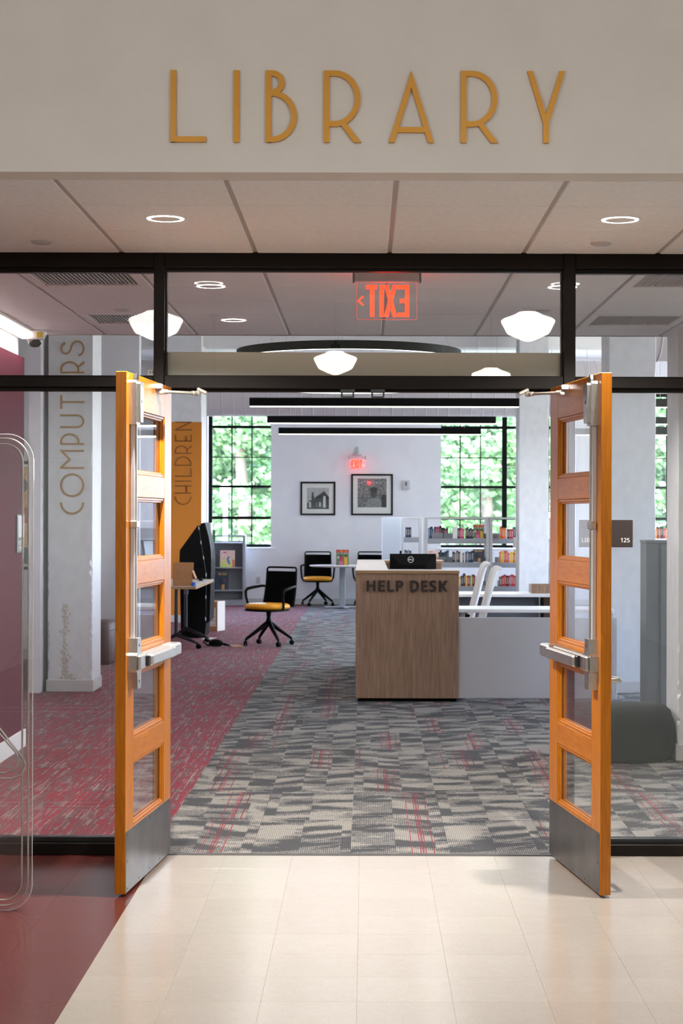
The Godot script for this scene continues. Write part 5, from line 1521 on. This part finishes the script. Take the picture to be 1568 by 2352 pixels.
func back_wall_things() -> void:
	var jb := thing("junction_box", "small white switch box with a conduit on the side of the far column", "switch box", Vector3(2.183, 1.18, -17.45))
	part(jb, "box", box(Vector3(0.06, 0.15, 0.11), 0.006), M.white, Vector3(-0.031, 0, 0))
	part(jb, "cover_plate", box(Vector3(0.008, 0.13, 0.09), 0.003), M.pale_grey, Vector3(-0.065, 0, 0))
	part(jb, "conduit", tube([Vector3(-0.02, 0.07, 0), Vector3(-0.02, 2.9, 0)], 0.013, 10), M.white)
	var bs := thing("barcode_sticker", "small white barcode sticker on the glass above the rail", "sticker", Vector3(-0.985, 2.200, -0.0565))
	part(bs, "label_paper", box(Vector3(0.030, 0.024, 0.0006), 0), M.print_white, Vector3(0, 0, 0.0003))
	for k in 6: part(bs, "bar", box(Vector3(0.0016 + 0.0006 * (k % 3), 0.018, 0.0004), 0), M.lettering, Vector3(-0.011 + 0.0044 * k, 0, 0.0008))
	var z := -23.298
	picture("framed_photo", 0.615, 0.592, 0.39, 0.375, 0, Vector3(-0.847, 1.868, z), 0, "smaller black framed photo of people by a dark tent")
	picture("framed_photo", 0.735, 0.73, 0.51, 0.51, 1, Vector3(0.108, 1.938, z), 0, "larger black framed photo of a person among leaves", 0.03)
	var b := thing("alarm_strobe", "small grey wall alarm box beside the larger photo", "alarm", Vector3(0.708, 2.11, z))
	part(b, "body", box(Vector3(0.13, 0.155, 0.04), 0.008), M.pale_grey, Vector3(0, 0, 0.02))
	part(b, "lens", box(Vector3(0.03, 0.07, 0.02), 0.006), M.slate, Vector3(0, 0.02, 0.045))
	exit_sign(Vector3(-0.155, 2.50, z + 0.14), 0, "small glowing red EXIT sign on the back wall above the photos", 0.93, false)
	var br := thing("sign_bracket", "small grey bracket holding the far exit sign", "bracket", Vector3(-0.155, 2.62, z))
	part(br, "plate", box(Vector3(0.05, 0.13, 0.02), 0.004), M.pale_grey, Vector3(0, 0.09, 0.01))
	part(br, "arm", box(Vector3(0.15, 0.03, 0.15), 0.004), M.pale_grey, Vector3(0, 0.015, 0.085))
	var o := thing("wall_outlet", "white electrical outlet low on the back wall", "outlet", Vector3(-1.90, 0.42, z))
	part(o, "plate", box(Vector3(0.075, 0.12, 0.008), 0.002), M.pale_grey, Vector3(0, 0, 0.004))
	for y in [-0.025, 0.025]: part(o, "socket", box(Vector3(0.034, 0.03, 0.004), 0.002), M.base, Vector3(0, y, 0.009))

func outside() -> void:
	solo("ground", box(Vector3(120, 0.2, 110), 0), M.grass, "green lawn outside the windows", "lawn", Vector3(0, -0.31, -80), Vector3.ZERO, "", "structure")
	var A := Color8(92, 124, 78)
	var B := Color8(104, 134, 90)
	var k := 0
	for e in [[-3.1, -36.0, 6.0, 1.9], [2.9, -36.0, 6.0, 1.9], [8.2, -36.0, 6.0, 1.9], [-3.7, -44.0, 7.0, 2.3], [3.4, -44.0, 7.0, 2.3], [10.2, -44.0, 7.0, 2.3], [-5.8, -55.0, 9.0, 3.7], [4.6, -55.0, 9.0, 3.7], [14.5, -55.0, 9.0, 3.7]]:
		tree(Vector3(e[0], -0.2, e[1]), e[2], e[3], 300 + k, A, B, "%s pale green tree outside %s" % [["leafy", "taller second row", "big distant"][k / 3], ["the window by the orange column", "the wide window behind the bookcases", "the corner window"][k % 3]])
		k += 1
	for e in [[13.0, -3.0], [13.5, -10.0], [13.0, -17.0]]:
		tree(Vector3(e[0], -0.2, e[1]), 6.5, 2.8, 400 + int(e[1]), A, B, "leafy green tree outside the side windows of the library")
	var l := thing("street_lamp", "white lamp post with an acorn top outside the left window", "street lamp", Vector3(-3.05, -0.2, -30.5))
	part(l, "post", tube([Vector3(0, 0, 0), Vector3(0, 2.25, 0)], [0.06, 0.045], 12), M.white)
	part(l, "globe", lathe([Vector2(0.05, 2.24), Vector2(0.11, 2.30), Vector2(0.12, 2.38), Vector2(0.07, 2.47), Vector2(0.03, 2.50), Vector2(0.035, 2.54), Vector2(0, 2.56)], 20), M.white)
	part(l, "base", cyl(0.11, 0.3, 16, 0.02), M.white)

func _ready() -> void:
	# camera: a level lens, shifted, on the lobby side of the doors
	var f := 4080.0
	var cam := Camera3D.new()
	cam.name = "camera"
	add_child(cam)
	cam.projection = Camera3D.PROJECTION_FRUSTUM
	var near := 0.1
	var at := CameraAttributesPhysical.new()
	at.frustum_near = near
	at.frustum_far = 300.0
	at.frustum_focal_length = 62.4
	at.frustum_focus_distance = 7.8
	at.exposure_aperture = 9.0
	cam.attributes = at
	cam.near = near
	cam.far = 300.0
	cam.size = 2352.0 / f * near
	cam.frustum_offset = Vector2(-56.0 / f * near, 12.0 / f * near)
	cam.position = Vector3(0, 1.539, 8.08)
	cam.rotation_degrees = Vector3(0, 0, 0.15)
	cam.current = true
	# sky and sun
	var env := Environment.new()
	env.background_mode = Environment.BG_SKY
	var sky := Sky.new()
	var sm := ProceduralSkyMaterial.new()
	sm.sky_top_color = Color(0.68, 0.77, 0.94)
	sm.sky_horizon_color = Color(0.95, 0.96, 1.0)
	sm.ground_horizon_color = Color(0.86, 0.86, 0.86)
	sm.ground_bottom_color = Color(0.56, 0.55, 0.53)
	sky.sky_material = sm
	env.sky = sky
	env.background_energy_multiplier = 27.0
	env.tonemap_mode = Environment.TONE_MAPPER_LINEAR
	env.tonemap_exposure = 1.6
	env.sdfgi_enabled = true
	env.ssao_enabled = true
	env.ssil_enabled = true
	var we := WorldEnvironment.new()
	we.name = "surroundings"
	we.environment = env
	add_child(we)
	var sun := DirectionalLight3D.new()
	sun.name = "sun"
	sun.light_energy = 5.0
	sun.light_color = Color(1.0, 0.97, 0.9)
	sun.light_angular_distance = 0.6
	sun.shadow_enabled = true
	add_child(sun)
	sun.look_at_from_position(Vector3(-6, 14, 8), Vector3.ZERO)

	make_materials()
	shell()
	floors()
	low_ceiling()
	columns()
	glazing()
	door("door_1", "open honey coloured wooden door with five glass lites, left leaf", Vector3(-0.886, 0, 0.0), -5.2, -1.0, false)
	door("door_2", "open honey coloured wooden door with a lever handle, right leaf", Vector3(0.838, 0, 0.0), 7.1, 1.0, true)
	door_stay(Vector3(-0.893, 2.085, 0.33), Vector3(-0.765, 2.10, 0.012), "steel stay rod holding the left door leaf open", -1.0)
	door_stay(Vector3(0.855, 2.085, 0.33), Vector3(0.735, 2.10, 0.012), "steel stay rod holding the right door leaf open", 1.0)
	lettering()
	for x in [-0.81, 1.02]:
		var by := "the lever handle door" if x > 0 else "the plain door leaf"
		ring_light(x, 0.925, "in the soffit in front of " + by, 5.8)
		ring_light(x, -1.17, "inside next to the glass above " + by, 1.5)
		ring_light(x, -2.76, "deeper inside, in line with " + by, 1.5)
	pendant(Vector3(-1.55, 2.94, 4.88), "white opal schoolhouse pendant lamp hanging in the lobby")
	pendant(Vector3(1.19, 2.94, 4.88), "white opal schoolhouse pendant lamp hanging in the lobby")
	pendant(Vector3(-0.284, 2.95, 8.14), "white opal schoolhouse pendant lamp hanging in the lobby")
	pendant(Vector3(1.27, 2.95, 9.9), "white opal schoolhouse pendant lamp hanging in the lobby")
	pendant(Vector3(-1.85, 2.95, 13.4), "white opal schoolhouse pendant lamp hanging in the lobby")
	var dl := thing("lobby_downlight", "round downlight in the high lobby ceiling before the lettered wall", "ceiling light", Vector3(0.1, 4.0, 4.6))
	part(dl, "trim_plate", lathe([Vector2(0.085, 0.0), Vector2(0.11, -0.004), Vector2(0.115, 0.0)], 32), M.white_soft)
	part(dl, "lens", lathe([Vector2(0, -0.002), Vector2(0.085, -0.002), Vector2(0.086, 0.0)], 32), M.lamp_ring)
	var ds := SpotLight3D.new()
	ds.name = "lamp_light"
	ds.light_energy = 3.4; ds.light_color = Color(1.0, 0.985, 0.955); ds.light_size = 0.08
	ds.spot_angle = 76.0; ds.spot_angle_attenuation = 1.0; ds.spot_range = 40.0; ds.spot_attenuation = 2.0; ds.shadow_enabled = true
	dl.add_child(ds)
	ds.position = Vector3(0, -0.012, 0)
	ds.rotation.x = -PI / 2
	exit_sign(Vector3(0.098, 2.611, -0.47), PI, "glowing red EXIT sign on clear acrylic, seen from behind", 1.0, true)
	ring_lamp(-0.13, -5.22, "big black ring pendant with a glowing inner band, closer to the doors")
	ring_lamp(-0.16, -8.12, "big black ring pendant with a glowing inner band, above the help desk")
	linear_lamp(0.205, -12.02, 1.0, "long black linear pendant nearest the help desk")
	linear_lamp(0.205, -15.62, 1.0, "long black linear pendant in the middle of the row")
	linear_lamp(0.205, -18.72, 1.0, "long black linear pendant nearest the back wall")
	linear_lamp(4.6, -12.02, 1.0, "long black linear pendant over the right bay, nearer the doors")
	linear_lamp(4.6, -15.62, 1.0, "long black linear pendant in the middle of the right bay")
	linear_lamp(4.6, -18.72, 1.0, "long black linear pendant over the right bay, by the corner bookcase")
	linear_lamp(-3.75, -5.6, 0.7, "short black linear pendant over the computer area", 1.6)
	duct(Vector3(-4.0, 3.60, -20.4), Vector3(4.2, 3.60, -20.4), 0.45, "wide ribbed white air duct across the back of the library")
	duct(Vector3(2.75, 3.62, -10.4), Vector3(6.2, 3.62, -10.4), 0.45, "ribbed white air duct over the right bay")
	help_desk()
	bookcases()
	reading_table()
	computer_corner()
	left_side()
	right_side()
	back_wall_things()
	outside()
